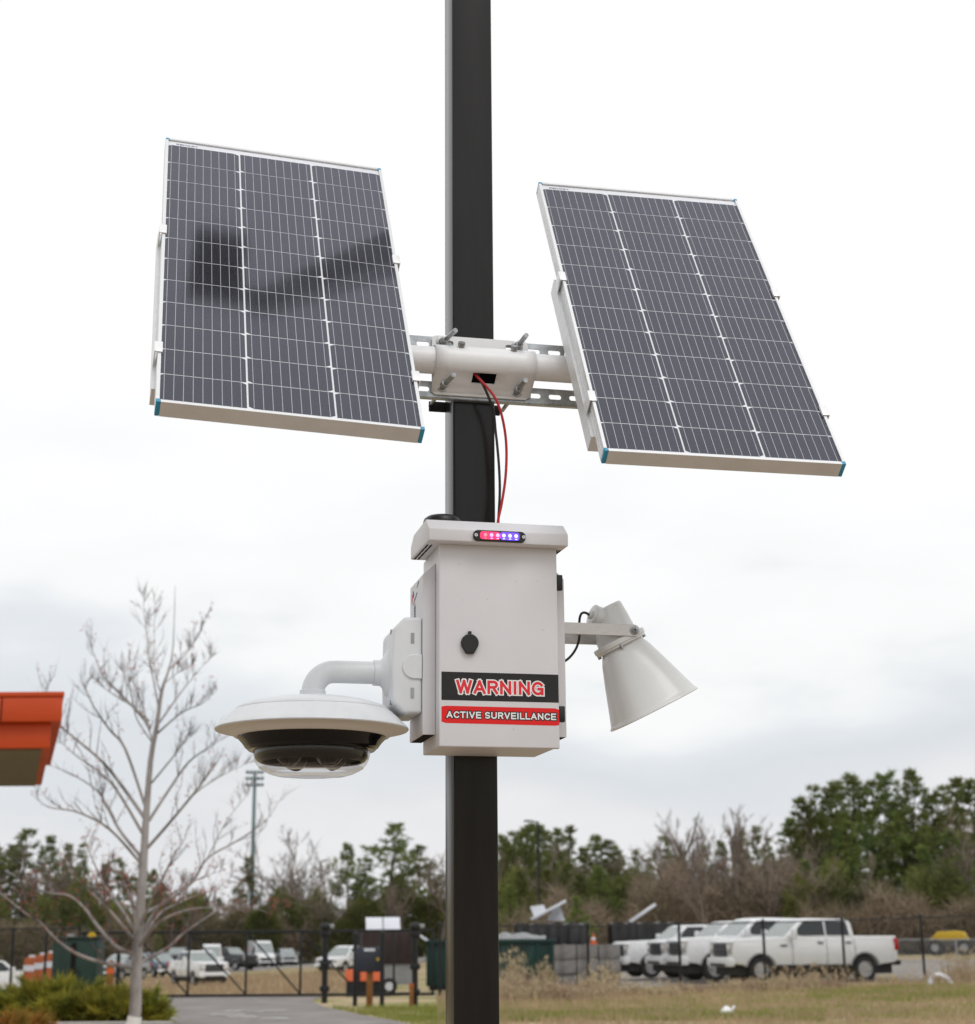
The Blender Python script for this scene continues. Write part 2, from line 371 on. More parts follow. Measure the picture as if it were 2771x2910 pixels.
# ------------------------------------------------------------------ ground, drive, roads
def sheet(name, m, xs, ys, off):
    vs = [(x, y, gz(x, y) + off) for y in ys for x in xs]; n = len(xs)
    fs = [(j * n + i, j * n + i + 1, (j + 1) * n + i + 1, (j + 1) * n + i) for j in range(len(ys) - 1) for i in range(n - 1)]
    me = bpy.data.meshes.new(name); me.from_pydata(vs, [], fs)
    return structure(link(name, me, m, None, True))
gx = [-1800, -600, -250, -120] + [-90 + 2 * i for i in range(91)] + [120, 250, 600, 1800]
gy = [-1500, -400, -120, -50, -20] + [2 * i for i in range(0, 22)] + [43 + i for i in range(28)] + [72 + 4 * i for i in range(20)] + [165, 220, 400, 900, 2600]
sheet('ground', 'lawn', gx, gy, 0.0)
def strip(name, m, left, right, off, sub=6):
    """road strip between two rows of (x, y) points, following the ground"""
    vs = []; fs = []; k = sub + 1
    for (a, b), (c, d) in zip(left, right):
        for i in range(k):
            t = i / sub; x, y = a + (c - a) * t, b + (d - b) * t; vs.append((x, y, gz(x, y) + off))
    for j in range(len(left) - 1):
        for i in range(sub): fs.append((j * k + i, j * k + i + 1, (j + 1) * k + i + 1, (j + 1) * k + i))
    me = bpy.data.meshes.new(name); me.from_pydata(vs, [], fs); return structure(link(name, me, m, None, True))
def fx(px, Y): return at(px, 2658, Y).x
structure(MB().box(-9, 9, -9, 8.5, -.02, .02).build('bounce_bed', 'bark', bevel=.01))  # unseen bark bed, added for its warm bounce on the undersides
ys = [20 + 1.0 * i for i in range(35)]
def lerp_tab(tab, y):
    for (a, p), (b, q) in zip(tab, tab[1:]):
        if y <= b: t = max(0.0, (y - a) / (b - a)); return p + (q - p) * t
    return tab[-1][1]
TL = [(20, fx(860, 20)), (30.5, fx(520, 30.5)), (33, fx(480, 33)), (36, fx(425, 36)), (40, fx(300, 40)), (44, fx(150, 44)), (54, fx(-260, 54))]
TR = [(20, fx(1750, 20)), (30.5, fx(1235, 30.5)), (34, fx(1130, 34)), (38, fx(1010, 38)), (42, fx(920, 42)), (45, fx(890, 45)), (54, fx(960, 54))]
strip('driveway', 'asphalt', [(lerp_tab(TL, y), y) for y in ys], [(lerp_tab(TR, y), y) for y in ys], 0.012)
ys2 = [54 + 0.8 * i for i in range(8)]
strip('road', 'road_grey', [(-34, y) for y in ys2], [(fx(1250, y), y) for y in ys2], 0.03, 20)
strip('gravel_lot', 'gravel', [(fx(1425, y), y) for y in [55 + i for i in range(26)]], [(26, y) for y in [55 + i for i in range(26)]], 0.03, 16)
strip('car_park', 'road_grey', [(-60, y) for y in [150 + 4 * i for i in range(18)]], [(-6, y) for y in [150 + 4 * i for i in range(18)]], 0.04, 10)
strip('planting_bed', 'mulch', [(-14, y) for y in (33.0, 35, 37, 39)], [(fx(p, y), y) for p, y in ((478, 33.0), (455, 35), (425, 37), (350, 39))], 0.006, 10)
kb = MB(); kb.box(-14, fx(498, 32.7), 32.45, 32.85, 0.0, 0.12)
structure(kb.build('kerb', 'concrete', bevel=0.02))
pm = MB(); rnd = random.Random(4)
for k in range(9):
    px, py = rnd.uniform(640, 800), rnd.uniform(2851, 2876); Y = EYE * FPX / (py - 2658)
    cx = fx(px, Y); wv, lv = rnd.uniform(0.25, 0.9), rnd.uniform(0.10, 0.35); z = 0.05
    pm.add([(cx - wv / 2, Y - lv, gz(cx, Y) + 0.02), (cx + wv / 2, Y - lv * 0.7, gz(cx, Y) + 0.02), (cx + wv / 2.3, Y + lv, gz(cx, Y) + 0.02), (cx - wv / 2.6, Y + lv * .8, gz(cx, Y) + 0.02)], [(0, 1, 2, 3)])
structure(pm.build('road_marking', 'road_paint'))

# ------------------------------------------------------------------ THE POLE AND WHAT HANGS ON IT
PX, PY, YAW = -0.0444, 4.0507, R(12.8)
RIG = Matrix.Translation((PX, PY, 0)) @ Matrix.Rotation(YAW, 4, 'Z')        # u right, v away, z up
def rig_thing(name, label, cat, u=0, v=0, z=0, group=None):
    return thing(name, label, cat, M=RIG @ Matrix.Translation((u, v, z)), group=group)

# --- light pole
pole = rig_thing('light_pole', 'tall square dark bronze lamp pole carrying panels, cabinet, camera and horn', 'pole', 0.005, 0.022, 0)
h = 0.0545
MB().box(-h, h, -h, h, 0.02, 7.35).build('shaft', 'bronze', pole, bevel=0.007, seg=3)
MB().box(-.15, .15, -.15, .15, 0.0, 0.022).build('base_plate', 'bronze', pole, bevel=0.004)
MB().box(-h - .003, h + .003, -h - .003, h + .003, 7.35, 7.36).build('top_cap', 'bronze', pole, bevel=0.003)
for sx in (-.11, .11):
    for sy in (-.11, .11): MB().cyl((sx, sy, .02), (sx, sy, .06), .014, n=6).build('anchor_bolt', 'zinc', pole)
MB().box(-.15, -h, -.025, .05, 7.17, 7.25).build('lamp_arm', 'bronze', pole, bevel=0.006)
lh = MB().prism([(-.385, 7.14), (-.385, 7.22), (-.35, 7.27), (-.17, 7.27), (-.14, 7.24), (-.14, 7.14)], -.04, .29, 'y').build('lamp_head', 'bronze', pole, bevel=0.01)
MB().box(-.36, -.165, -.01, .26, 7.134, 7.141).build('lamp_lens', 'gloss_black', lh)

# --- panel mount
mt = rig_thing('panel_mount', 'white pipe and saddle plate bolted to the pole between the solar panels', 'bracket')
pipez = 3.050
for u0, u1 in ((-.56, -.035), (.085, .58)):
    MB().cyl((u0, -.09, pipez), (u1, -.09, pipez), .0345, n=32).build('pipe', 'mount_paint', mt, smooth=35)
def rrect(x0, x1, y0, y1, r, n=4):
    p = []
    for cx, cy, a in ((x1 - r, y1 - r, 0), (x0 + r, y1 - r, 90), (x0 + r, y0 + r, 180), (x1 - r, y0 + r, 270)):
        for i in range(n + 1):
            t = R(a + 90 * i / n); p.append((cx + r * math.cos(t), cy + r * math.sin(t)))
    return p
XZ = Matrix.Rotation(R(90), 4, 'X')       # polygon plane (x, y) -> (u, z), facing the viewer
def plate(name, loops, depth, v, m, parent, bevel=0.0):
    me = poly_mesh(loops, depth, bevel); me.transform(Matrix.Translation((0, v, 0)) @ XZ); return link(name, me, m, parent, 35 if bevel else False)
plate('saddle_plate', [rrect(-.1095, .1415, 2.971, 3.1285, .012)] + [rrect(a, a + .034, z - .0065, z + .0065, .006) for a in (-.088, .082) for z in (3.1095, 2.989)],
      .0022, -.0585, 'mount_paint', mt, .0008)
prof = []
for i in range(22):
    t = R(75 + 150 * i / 21); prof.append((-.09 + .0405 * math.cos(t), pipez + .0405 * math.sin(t)))
a = prof[-1]; prof += [(a[0] + (-.0625 - a[0]) * k, a[1] + (2.985 - a[1]) * k) for k in (.12, .30, .62, .84, 1.0)] + [(-.0615, 2.977)]
us = [-.1105, -.075, -.0135, .02, .047, .08, .115, .147]; sv = MB(); n = len(us)
vs = [(u, p[0], p[1]) for p in prof for u in us]
fs = [(j * n + i, j * n + i + 1, (j + 1) * n + i + 1, (j + 1) * n + i) for j in range(len(prof) - 1) for i in range(n - 1)
      if not (2 <= i <= 3 and 22 <= j <= 23)]
sv.add(vs, fs); o = sv.build('sleeve', 'mount_paint', mt, smooth=50)
md = o.modifiers.new('thick', 'SOLIDIFY'); md.thickness = 0.003; md.offset = -1
MB().box(-.03, .065, -.0650, -.0612, 2.988, 3.075).build('hole_shade', 'dark_gap', mt)  # dark sheet standing in for the shade inside the cable hole
for z, left, right in ((3.106, -.26, .2405), (2.986, -.29, .305)):
    slots = [rrect(c - .0165, c + .0165, z - .0065, z + .0065, .006) for c in (-.24, -.186, -.1315, -.077, -.0225, .032, .0865, .1585, .213, .2675) if left + .02 < c < right - .02]
    st = plate('strut', [[(left, z - .0205), (right, z - .0205), (right, z + .0205), (left, z + .0205)]] + slots, .0013, -.0525, 'galvanized', mt)
    fl = MB()
    for s in (-1, 1):
        fl.box(left, right, -.0515, -.034, z + s * .0205 - .0013, z + s * .0205 + .0013)
        fl.box(left, right, -.036, -.034, z + s * .0205 - s * .001, z + s * .0125)
    fl.build('flange', 'galvanized', st)
for u, z, du in ((-.083, 3.111, .017), (.112, 3.112, .004), (-.083, 2.993, .012), (.1095, 2.992, .003)):
    sd_ = MB().cyl((u, -.05, z), (u + du, -.146, z + .002), .0062, n=12).build('stud', 'zinc', mt, smooth=40)
    MB().cyl((u, -.0605, z), (u + du * .04, -.064, z), .0155, n=24).cyl((u + du * .05, -.064, z), (u + du * .15, -.0765, z), .0115, n=6).cyl(
        (u + du * .16, -.077, z), (u + du * .28, -.088, z), .0108, n=6).build('nut', 'zinc', sd_, bevel=.0008)
for u in (-.045, .091):
    t = R(128); d = Vector((0, math.cos(t), math.sin(t))); p = Vector((u, -.09, pipez)) + d * .040
    MB().cyl(p, p + d * .004, .0075, n=16).cyl(p + d * .004, p + d * .013, .0098, .0088, n=16).build('set_bolt', 'zinc', mt, bevel=.001)
for z in (3.106, 2.986):                  # straps round the back of the pole
    MB().box(-.09, .10, .082, .088, z - .014, z + .014).build('back_strap', 'black_metal', mt, bevel=.002)
for u in (-.083, .110):
    for z in (3.111, 2.992): MB().cyl((u, -.05, z), (u, .10, z), .0055, n=8).build('through_rod', 'zinc', mt)
# --- cables
def smooth_path(pts, n=6):
    pts = [Vector(p) for p in pts]; o = []
    for i in range(len(pts) - 1):
        p0, p1, p2, p3 = pts[max(i - 1, 0)], pts[i], pts[i + 1], pts[min(i + 2, len(pts) - 1)]
        for k in range(n):
            t = k / n; o.append(.5 * ((2 * p1) + (p2 - p0) * t + (2 * p0 - 5 * p1 + 4 * p2 - p3) * t * t + (3 * p1 - p0 - 3 * p2 + p3) * t ** 3))
    return o + [pts[-1]]
def cable(name, pts, r, m, label):
    o = link(name, MB().tube(smooth_path(pts), r, 10).mesh(name), m, None, True); o.matrix_world = RIG; tag(o, label, 'cable'); return o
cable('power_cable', [(-.012, -.075, 3.03), (-.0055, -.1, 3.0149), (.035, -.11, 2.9655), (.0546, -.11, 2.925), (.0676, -.105, 2.8714), (.0725, -.1, 2.8176), (.0691, -.1, 2.75), (.0586, -.1, 2.6827), (.0493, -.1, 2.6401), (.045, -.1, 2.59)], .0033, 'cable_red', 'thin red cable curving from the panel mount down to the cabinet')
cable('power_cable', [(-.006, -.07, 3.035), (.0026, -.09, 3.0185), (.0142, -.1, 2.9893), (.0294, -.1, 2.9549), (.0428, -.09, 2.9232), (.0497, -.08, 2.8773), (.0531, -.08, 2.8452), (.0579, -.08, 2.7813), (.0591, -.08, 2.7177), (.0549, -.08, 2.647), (.053, -.08, 2.59)], .0033, 'cable_black', 'thin black cable hanging against the pole above the cabinet')

# --- solar panels
def make_panel(label):
    W, L, T = .58, 1.19, .0385
    p = thing('solar_panel', label, 'solar panel')
    lip = .0075
    for s in (-1, 1):
        x = s * W / 2
        MB().prism([(x, 0), (x - s * lip, 0), (x - s * lip, -.0035), (x - s * .0022, -.0035), (x - s * .0022, -T + .002), (x - s * .024, -T + .002), (x - s * .024, -T), (x, -T),
                    (x, -.030), (x - s * .0009, -.029), (x - s * .0009, -.026), (x, -.025), (x, -.019), (x - s * .0009, -.018), (x - s * .0009, -.015), (x, -.014)],
                   -L / 2 + .0102, L / 2 - .0102, 'y').build('side_frame', 'aluminium', p)
        y = s * L / 2
        MB().prism([(y, 0), (y - s * lip, 0), (y - s * lip, -.0035), (y - s * .0022, -.0035), (y - s * .0022, -T + .002), (y - s * .024, -T + .002), (y - s * .024, -T), (y, -T)],
                   -W / 2 + .0102, W / 2 - .0102, 'x').build('end_frame', 'aluminium', p)
        for q in (-1, 1):
            MB().box(min(q * W / 2, q * (W / 2 - .010)), max(q * W / 2, q * (W / 2 - .010)), min(y, y - s * .010), max(y, y - s * .010), -T - .0004, .0004).build('corner_cap', 'blue_cap', p, bevel=.002)
    MB().box(-W / 2 + .003, W / 2 - .003, -L / 2 + .003, L / 2 - .003, -.0065, -.0052).build('backsheet', 'backsheet', p)
    cw, ch, g = .1872, .0928, .0115
    cme = {}
    for fl in (0, 1):
        a, b = cw / 2, ch / 2; q = [(-a, -b), (a, -b), (a, b - g * .55), (a - g, b), (-a + g, b), (-a, b - g * .55)]
        if fl: q = [(x, -y) for x, y in reversed(q)]
        cme[fl] = MB().prism(q, -.00025, .00025, 'z').mesh('solar_cell')
    bb = MB()
    for c in range(3):
        for r in range(12):
            o = link('solar_cell', cme[1 if c == 1 else 0], 'cell', p)
            x, y = (c - 1) * .1915, .5655 - .0468 - r * .09555; o.location = (x, y, -.0047)
            for k in range(9):
                X = x + (k - 4) * .0206
                bb.add([(X - .0006, y - ch / 2 - .0002, -.0042), (X + .0006, y - ch / 2 - .0002, -.0042), (X + .0006, y + ch / 2 + .0002, -.0042), (X - .0006, y + ch / 2 + .0002, -.0042)], [(0, 1, 2, 3)])
    bb.build('busbars', 'busbar', p)['kind'] = 'stuff'
    tk = MB()
    for c in range(3):
        for k in range(9): tk.box((c - 1) * .1915 + (k - 4) * .0206 - .005, (c - 1) * .1915 + (k - 4) * .0206 + .005, -.5832, -.5816, -.0051, -.0047)
    tk.build('ribbon_ends', 'busbar', p)['kind'] = 'stuff'
    t = text_mesh('RENOGY', -.262, -.205, .5705, .5775); t.transform(Matrix.Translation((0, 0, -.0048))); link('maker_mark', t, 'print_navy', p)
    a, b = W / 2 - .0025, L / 2 - .0025
    gp_ = bpy.data.meshes.new('glass_pane'); gp_.from_pydata([(-a, -b, -.0033), (a, -b, -.0033), (a, b, -.0033), (-a, b, -.0033)], [], [(0, 1, 2, 3)]); link('glass_pane', gp_, 'solar_glass', p)
    for s in (-1, 1):                     # rails on the back and the clips that hold the frame to them
        x = s * .2765
        rl = MB(); rl.box(x - .0215, x + .0215, -.497, .16, -T - .044, -T - .0006)
        rail = rl.build('rail', 'aluminium', p)
        for y in (.115, -.394):
            k = MB(); e = s * W / 2
            a, b = sorted((e - s * .0105, e + s * .0078)); k.box(a, b, y - .019, y + .019, .0008, .0038)
            a, b = sorted((e + s * .0052, e + s * .0078)); k.box(a, b, y - .019, y + .019, -T - .034, .0008)
            a, b = sorted((e - s * .0105, e - s * .0085)); k.box(a, b, y - .019, y + .019, -.0028, .0008)
            k.build('clip', 'clip_metal', p, bevel=.001)
    for y in (.06, -.30): MB().box(-.25, .25, y - .02, y + .02, -T - .09, -T - .0465).build('cross_bar', 'aluminium', p, bevel=.002)
    for x in (-.10, .10): MB().box(x - .006, x + .006, -.32, .08, -T - .135, -T - .0905).build('saddle', 'aluminium', p)
    MB().box(-.06, .06, .40, .52, -T + .004, -.0066).build('junction_box', 'black_plastic', p, bevel=.004)
    return p
def pose(o, cols, c):
    M = Matrix(cols).to_4x4(); M.translation = c
    q = M.to_quaternion(); o.matrix_world = Matrix.Translation(c) @ q.to_matrix().to_4x4()
pl = make_panel('framed solar panel with a dark lamp reflection across its cells')
pose(pl, ((.9654, -.1252, .2289), (.2585, .578, -.774), (-.0355, .8064, .5903)), (-.4891, 3.7321, 3.2114))
pr = copy_tree(pl); pr['label'] = 'evenly grey framed solar panel on the horn speaker side of the pole'
pose(pr, ((.9823, -.0979, .1595), (.1868, .5585, -.8082), (-.01, .8237, .5669)), (.4922, 3.9839, 3.1978))

# --- control cabinet
cb = rig_thing('control_cabinet', 'light grey steel control cabinet with WARNING stickers, strapped to the pole', 'cabinet')
MB().box(-.1255, .152, -.2305, -.036, 2.0685, 2.541).build('body', 'cabinet', cb, bevel=.003)
MB().box(-.123, .149, -.2335, -.2302, 2.072, 2.54).build('door_gasket', 'dark_gap', cb)
door = MB().box(-.1275, .157, -.248, -.2335, 2.0665, 2.5415).build('door', 'cabinet', cb, bevel=.0035, seg=3)
hp = [(-.283, 2.5392), (-.283, 2.569), (-.2445, 2.5985), (-.085, 2.5985), (-.045, 2.5765), (-.045, 2.5445)]
hood = MB().prism(hp, -.159, .1765, 'x').build('rain_hood', 'cabinet', cb, bevel=.003, seg=3, ang=20)
for k in range(2):
    for j in range(4):
        v0 = -.235 + j * .046; zz = 2.5392 + (2.5445 - 2.5392) * (v0 + .283) / .238
        MB().box(-.1535 + k * .009, -.150 + k * .009, v0, v0 + .038, zz - .0008, zz + .004).build('vent_slot', 'dark_gap', hood)
for k in range(2): MB().box(.160 + k * .008, .163 + k * .008, -.235, -.19, 2.5386, 2.544).build('vent_slot', 'dark_gap', hood)
for s, u0, u1 in ((-1, -.157, -.1262), (1, .1527, .187)):
    a, b = (u0, u1) if s < 0 else (u1, u0)          # a = outer edge
    zt = 2.5045 if s < 0 else 2.510
    pts = [(a, 2.099), (b, 2.099), (b, zt), (a, zt - abs(b - a) * .93)]
    sp = MB().prism(pts, -.199, -.0305, 'y').build('side_housing', 'cabinet', cb, bevel=.0015)
    MB().box(u0 + .003, u1 - .003, -.196, -.034, 2.0982, 2.100).build('hollow_shade', 'dark_gap', sp)  # dark sheet on the solid housing, painting the shade of a hollow underside
for zc in (2.4595, 2.1475): MB().box(.1572, .1715, -.246, -.2315, zc - .0185, zc + .0185).build('hinge', 'black_plastic', cb, bevel=.002)
lk = [(.0195 * math.cos(R(a)), .0195 * math.sin(R(a))) for a in range(-35, 216, 10)] + [(-.0125, -.017), (-.0085, -.0235), (.0085, -.0235)]
lk = [(x * 1.06, y * 1.06) for x, y in lk]
lc = plate('lock_cover', [lk], .0035, 0, 'black_plastic', cb, .0018); lc.location = (-.0565, -.2535, 2.3060)
MB().box(-.004, .004, -.004, .0035, .0175, .0275).build('tab', 'black_plastic', lc, bevel=.0015)
s1 = plate('warning_sticker', [rrect(-.1222, .1558, 2.1730, 2.2385, .0006)], .00015, -.2483, 'sticker_black', door)
s2 = plate('surveillance_sticker', [[(-.1220, 2.1235), (-.112, 2.1205), (.147, 2.1195), (.1562, 2.1215), (.1562, 2.1565), (.147, 2.1595), (-.111, 2.1600), (-.1220, 2.1580)]], .00015, -.2483, 'sticker_red', door)
def letters(name, txt, box_, wide, v, m, parent, space):
    me = text_mesh(txt, *box_, wide=wide, space=space); me.transform(Matrix.Translation((0, v, 0)) @ XZ); return link(name, me, m, parent)
letters('outline', 'WARNING', (-.0880, .1205, 2.1890, 2.2205), .37, -.24862, 'print_white', s1, .09)
letters('lettering', 'WARNING', (-.0880, .1205, 2.1890, 2.2205), .205, -.24876, 'print_red', s1, .09)
letters('outline', 'ACTIVE SURVEILLANCE', (-.1105, .1485, 2.1322, 2.1476), .50, -.24862, 'sticker_black', s2, .10)
letters('lettering', 'ACTIVE SURVEILLANCE', (-.1105, .1485, 2.1322, 2.1476), .20, -.24876, 'print_white', s2, .10)
# small printed mark on the side housing: swoosh and a few strokes of lettering
lg = MB(); lg2 = MB(); um = -.1573
def oval(mb, cv, cz, rv, rz_, tilt):
    p = []
    for i in range(16):
        t = 2 * math.pi * i / 16; a, b = rv * math.cos(t), rz_ * math.sin(t)
        p.append((um, cv + a * math.cos(tilt) - b * math.sin(tilt), cz + a * math.sin(tilt) + b * math.cos(tilt)))
    mb.add(p, [tuple(range(16))])
oval(lg, -.058, 2.4430, .0075, .0120, .15); oval(lg2, -.074, 2.4520, .0075, .0095, -.5)
for z0, dz, a in ((2.450, .006, -.15), (2.446, .004, -.14), (2.428, .005, -.128), (2.4225, .004, -.118), (2.419, .006, -.105), (2.412, .004, -.092), (2.406, .002, -.103), (2.402, .002, -.103)):
    z0 += .016
    lg2.add([(um, a, z0), (um, a + .02, z0 - .004), (um, a + .02, z0 - .004 + dz), (um, a, z0 + dz)], [(0, 1, 2, 3)])
for k in range(6):
    z0 = 2.4145 - k * .0062
    lg2.add([(um, -.106, z0), (um, -.084, z0 - .003), (um, -.084, z0 + .001), (um, -.106, z0 + .0035)], [(0, 1, 2, 3)])
    lg2.add([(um, -.099, z0 - .003), (um, -.093, z0 - .003), (um, -.093, z0 + .003), (um, -.099, z0 + .003)], [(0, 1, 2, 3)])
lg.build('print_mark', 'print_red', cb); lg2.build('print_mark', 'print_navy', cb)
sc_ = random.Random(41)
for k in range(9):
    u, z, L_ = sc_.uniform(-.11, .14), sc_.uniform(2.085, 2.53), sc_.uniform(.002, .007)
    if -.09 < u < -.03 and 2.27 < z < 2.34 or z < 2.24 and z > 2.115: continue
    a_ = sc_.uniform(-1.2, 1.2); c_, s_ = math.cos(a_), math.sin(a_)
    MB().add([(u, -.24815, z), (u + L_ * c_, -.24815, z + L_ * s_), (u + L_ * c_ - .0008 * s_, -.24815, z + L_ * s_ + .0008 * c_), (u - .0008 * s_, -.24815, z + .0008 * c_)], [(0, 1, 2, 3)]).build('scuff', 'grey_metal', door)
# stand-offs that hold the cabinet to the pole
MB().box(-.05, .06, -.0357, -.0330, 2.12, 2.5).build('back_plate', 'galvanized', cb)

# --- strobe light bar on the hood
lb = rig_thing('strobe_light', 'lit red and blue LED strobe bar on the cabinet hood', 'strobe light', .0083, -.2832, 2.5545)
plate('housing', [rrect(-.0625, .0625, -.0128, .0128, .011, 6)], .0035, -.0036, 'black_plastic', lb, .0015)
for k in range(2):
    x0, x1 = ((-.047, .001), (.001, .047))[k]
    plate('glow_bed', [rrect(x0, x1, -.0092, .0092, .006, 5)], .0004, -.0092, ('led_bed_red', 'led_bed_blue')[k], lb)  # emissive beds carry the LEDs' spread glow in their own material
for k in range(6):
    x = -.0345 + k * .0147
    m = ('led_red', 'led_pink', 'led_pink', 'led_blue', 'led_blue', 'led_blue')[k]
    q = MB().lathe([(.0001, .0022), (.0022, .0019), (.0036, .0011), (.0043, 0)], 14).build('led', m, lb, smooth=True)
    q.rotation_euler = (R(90), 0, 0); q.location = (x, -.0096, .0012)
    q2 = MB().box(-.0028, .0028, -.0012, 0, -.0010, .0010).build('led_glint', m, lb, bevel=.0005); q2.location = (x, -.0096, -.0068)
lcv = bpy.data.meshes.new('lens_cover'); lq = rrect(-.0495, .0495, -.0108, .0108, .0095, 6); lcv.from_pydata([(a, -.0126, b) for a, b in lq], [], [tuple(range(len(lq)))]); link('lens_cover', lcv, 'dome_glass', lb)
for x in (-.0565, .0575):
    q = MB().cyl((x, -.0080, 0), (x, -.0102, 0), .0042, .0036, n=16).build('screw', 'clip_metal', lb)
    MB().box(x - .0022, x + .0022, -.0105, -.0101, -.0005, .0005).box(x - .0005, x + .0005, -.0105, -.0101, -.0022, .0022).build('cross_slot', 'dark_gap', q)

# --- antenna puck
an = rig_thing('antenna_puck', 'low round black antenna puck on top of the cabinet hood', 'antenna', -.097, -.130, 2.5985)
MB().lathe([(.0001, .040), (.02, .0392), (.036, .036), (.044, .030), (.0465, .022), (.0465, .0), (.0001, .0)], 40).build('dome', 'black_plastic', an, smooth=40)
MB().cyl((0, 0, -.0005), (0, 0, .004), .0485, n=40).build('gasket', 'rubber', an)

# --- dome camera on its arm
DU, DV = -.4020, -.118
dc = rig_thing('dome_camera', 'white multi-lens dome camera on an elbow arm beside the cabinet', 'camera')
jb = MB(); jy = [(-.1575, 2.148), (-.1575, 2.3745), (-.199, 2.3735), (-.226, 2.345), (-.2285, 2.25), (-.226, 2.172), (-.199, 2.147)]
jb.prism([(u, z) for u, z in jy], -.196, -.042, 'y')
jbo = jb.build('junction_box', 'dome_white', dc, bevel=.008, seg=4, ang=25)
for zc in (2.3235, 2.195): MB().box(-.1845, -.1765, -.1975, -.1945, zc - .012, zc + .012).build('slot_recess', 'grey_metal', jbo)
arch = [(-.1585, 2.228), (-.1585, 2.2845), (-.176, 2.2845)] + [(-.176 - .0285 * math.sin(R(a)), 2.25625 + .0285 * math.cos(R(a))) for a in range(10, 171, 16)] + [(-.176, 2.228)]
plate('knockout', [arch], .0022, -.1965, 'dome_white', jbo, .0016)
for zc in (2.342, 2.176): MB().cyl((-.2195, -.165, zc), (-.2275, -.165, zc), .006, n=12).build('cover_screw', 'grey_metal', jbo)
tilt = Matrix.Translation((-.226, DV, 2.2515)) @ Matrix.Rotation(R(-90), 4, 'Y')
MB().lathe([(.060, -.004), (.056, .002), (.044, .008), (.036, .012), (.0325, .016), (.0305, .0185), (.030, .034), (.0268, .0345)], 40, tilt).build('collar', 'dome_white', dc, smooth=35)
pth = [(-.23, DV, 2.2515), (-.30, DV, 2.2515), (-.345, DV, 2.2515)]
for a in range(10, 91, 10): pth.append((-.352 - .050 * math.sin(R(a)), DV, 2.2015 + .050 * math.cos(R(a))))
pth.append((DU, DV, 2.188))
MB().tube(pth, .0265, 32).build('arm', 'dome_white', dc, smooth=50)
D0 = Matrix.Translation((DU, DV, 0))
MB().lathe([(.0001, 2.2065), (.0295, 2.2065), (.0305, 2.205), (.0305, 2.1885), (.0001, 2.1885)], 40, D0).build('arm_cap', 'dome_white', dc, smooth=30)
MB().lathe([(.0001, 2.1905), (.05, 2.1895), (.10, 2.1845), (.145, 2.1755), (.170, 2.1665), (.1775, 2.1610), (.1785, 2.1585), (.1775, 2.157)], 72, D0).build('top_plate', 'dome_white', dc, smooth=40)
MB().lathe([(.172, 2.1572), (.1795, 2.1572), (.182, 2.1560), (.198, 2.1425), (.214, 2.1265), (.2225, 2.1180), (.2240, 2.1150), (.2225, 2.1125)], 96, D0).build('sun_shield', 'dome_white', dc, smooth=40)
MB().lathe([(.2225, 2.1125), (.212, 2.1115), (.196, 2.1080), (.186, 2.1030), (.179, 2.0975), (.170, 2.0965)], 96, D0).build('shield_underside', 'dome_under', dc, smooth=40)
MB().lathe([(.172, 2.0985), (.1715, 2.0945), (.161, 2.0835), (.1545, 2.0745), (.1535, 2.0725), (.1500, 2.0705), (.1460, 2.0660), (.1375, 2.0645), (.134, 2.0655)], 96, D0).build('black_ring', 'gloss_black', dc, smooth=35)
MB().lathe([(.1315, 2.0655), (.1315, 2.0580), (.1295, 2.0490), (.1245, 2.0420), (.1180, 2.0385), (.114, 2.0410), (.113, 2.0610)], 64, D0).build('inner_skirt', 'lens_module', dc, smooth=40)
dg = MB().lathe([(.1345, 2.0670), (.1350, 2.0580), (.1325, 2.0460), (.1255, 2.0330), (.1130, 2.0215), (.0960, 2.0130), (.080, 2.0090), (.060, 2.0075), (.03, 2.007), (.0001, 2.007)], 96, D0).build('dome_bubble', 'dome_glass', dc, smooth=True)
cr = MB().lathe([(.133, 2.0665), (.131, 2.062), (.060, 2.0615), (.0001, 2.0615)], 64, D0).build('lens_tray', 'lens_module', dc, smooth=30)
for k in range(4):
    a = R(-60 + k * 90); c_, s_ = math.cos(a), math.sin(a)
    M = D0 @ Matrix.Translation((.070 * c_, .070 * s_, 2.056)) @ Matrix.Rotation(a, 4, 'Z') @ Matrix.Rotation(R(128), 4, 'Y')
    q = MB().lathe([(.0001, -.030), (.020, -.028), (.031, -.018), (.034, 0.0), (.031, .013), (.022, .019), (.021, .017), (.0001, .016)], 28, M).build('lens_pod', 'lens_module', dc, smooth=40)
    MB().lathe([(.017, .0165), (.0150, .0215), (.009, .0245), (.0001, .0255)], 20, M).build('lens', 'gloss_black', q, smooth=True)
MB().lathe([(.118, 2.028), (.121, 2.0265), (.119, 2.025), (.094, 2.0155), (.092, 2.0165), (.118, 2.028)], 64, D0).build('glass_ridge', 'dome_glass', dc, smooth=True)

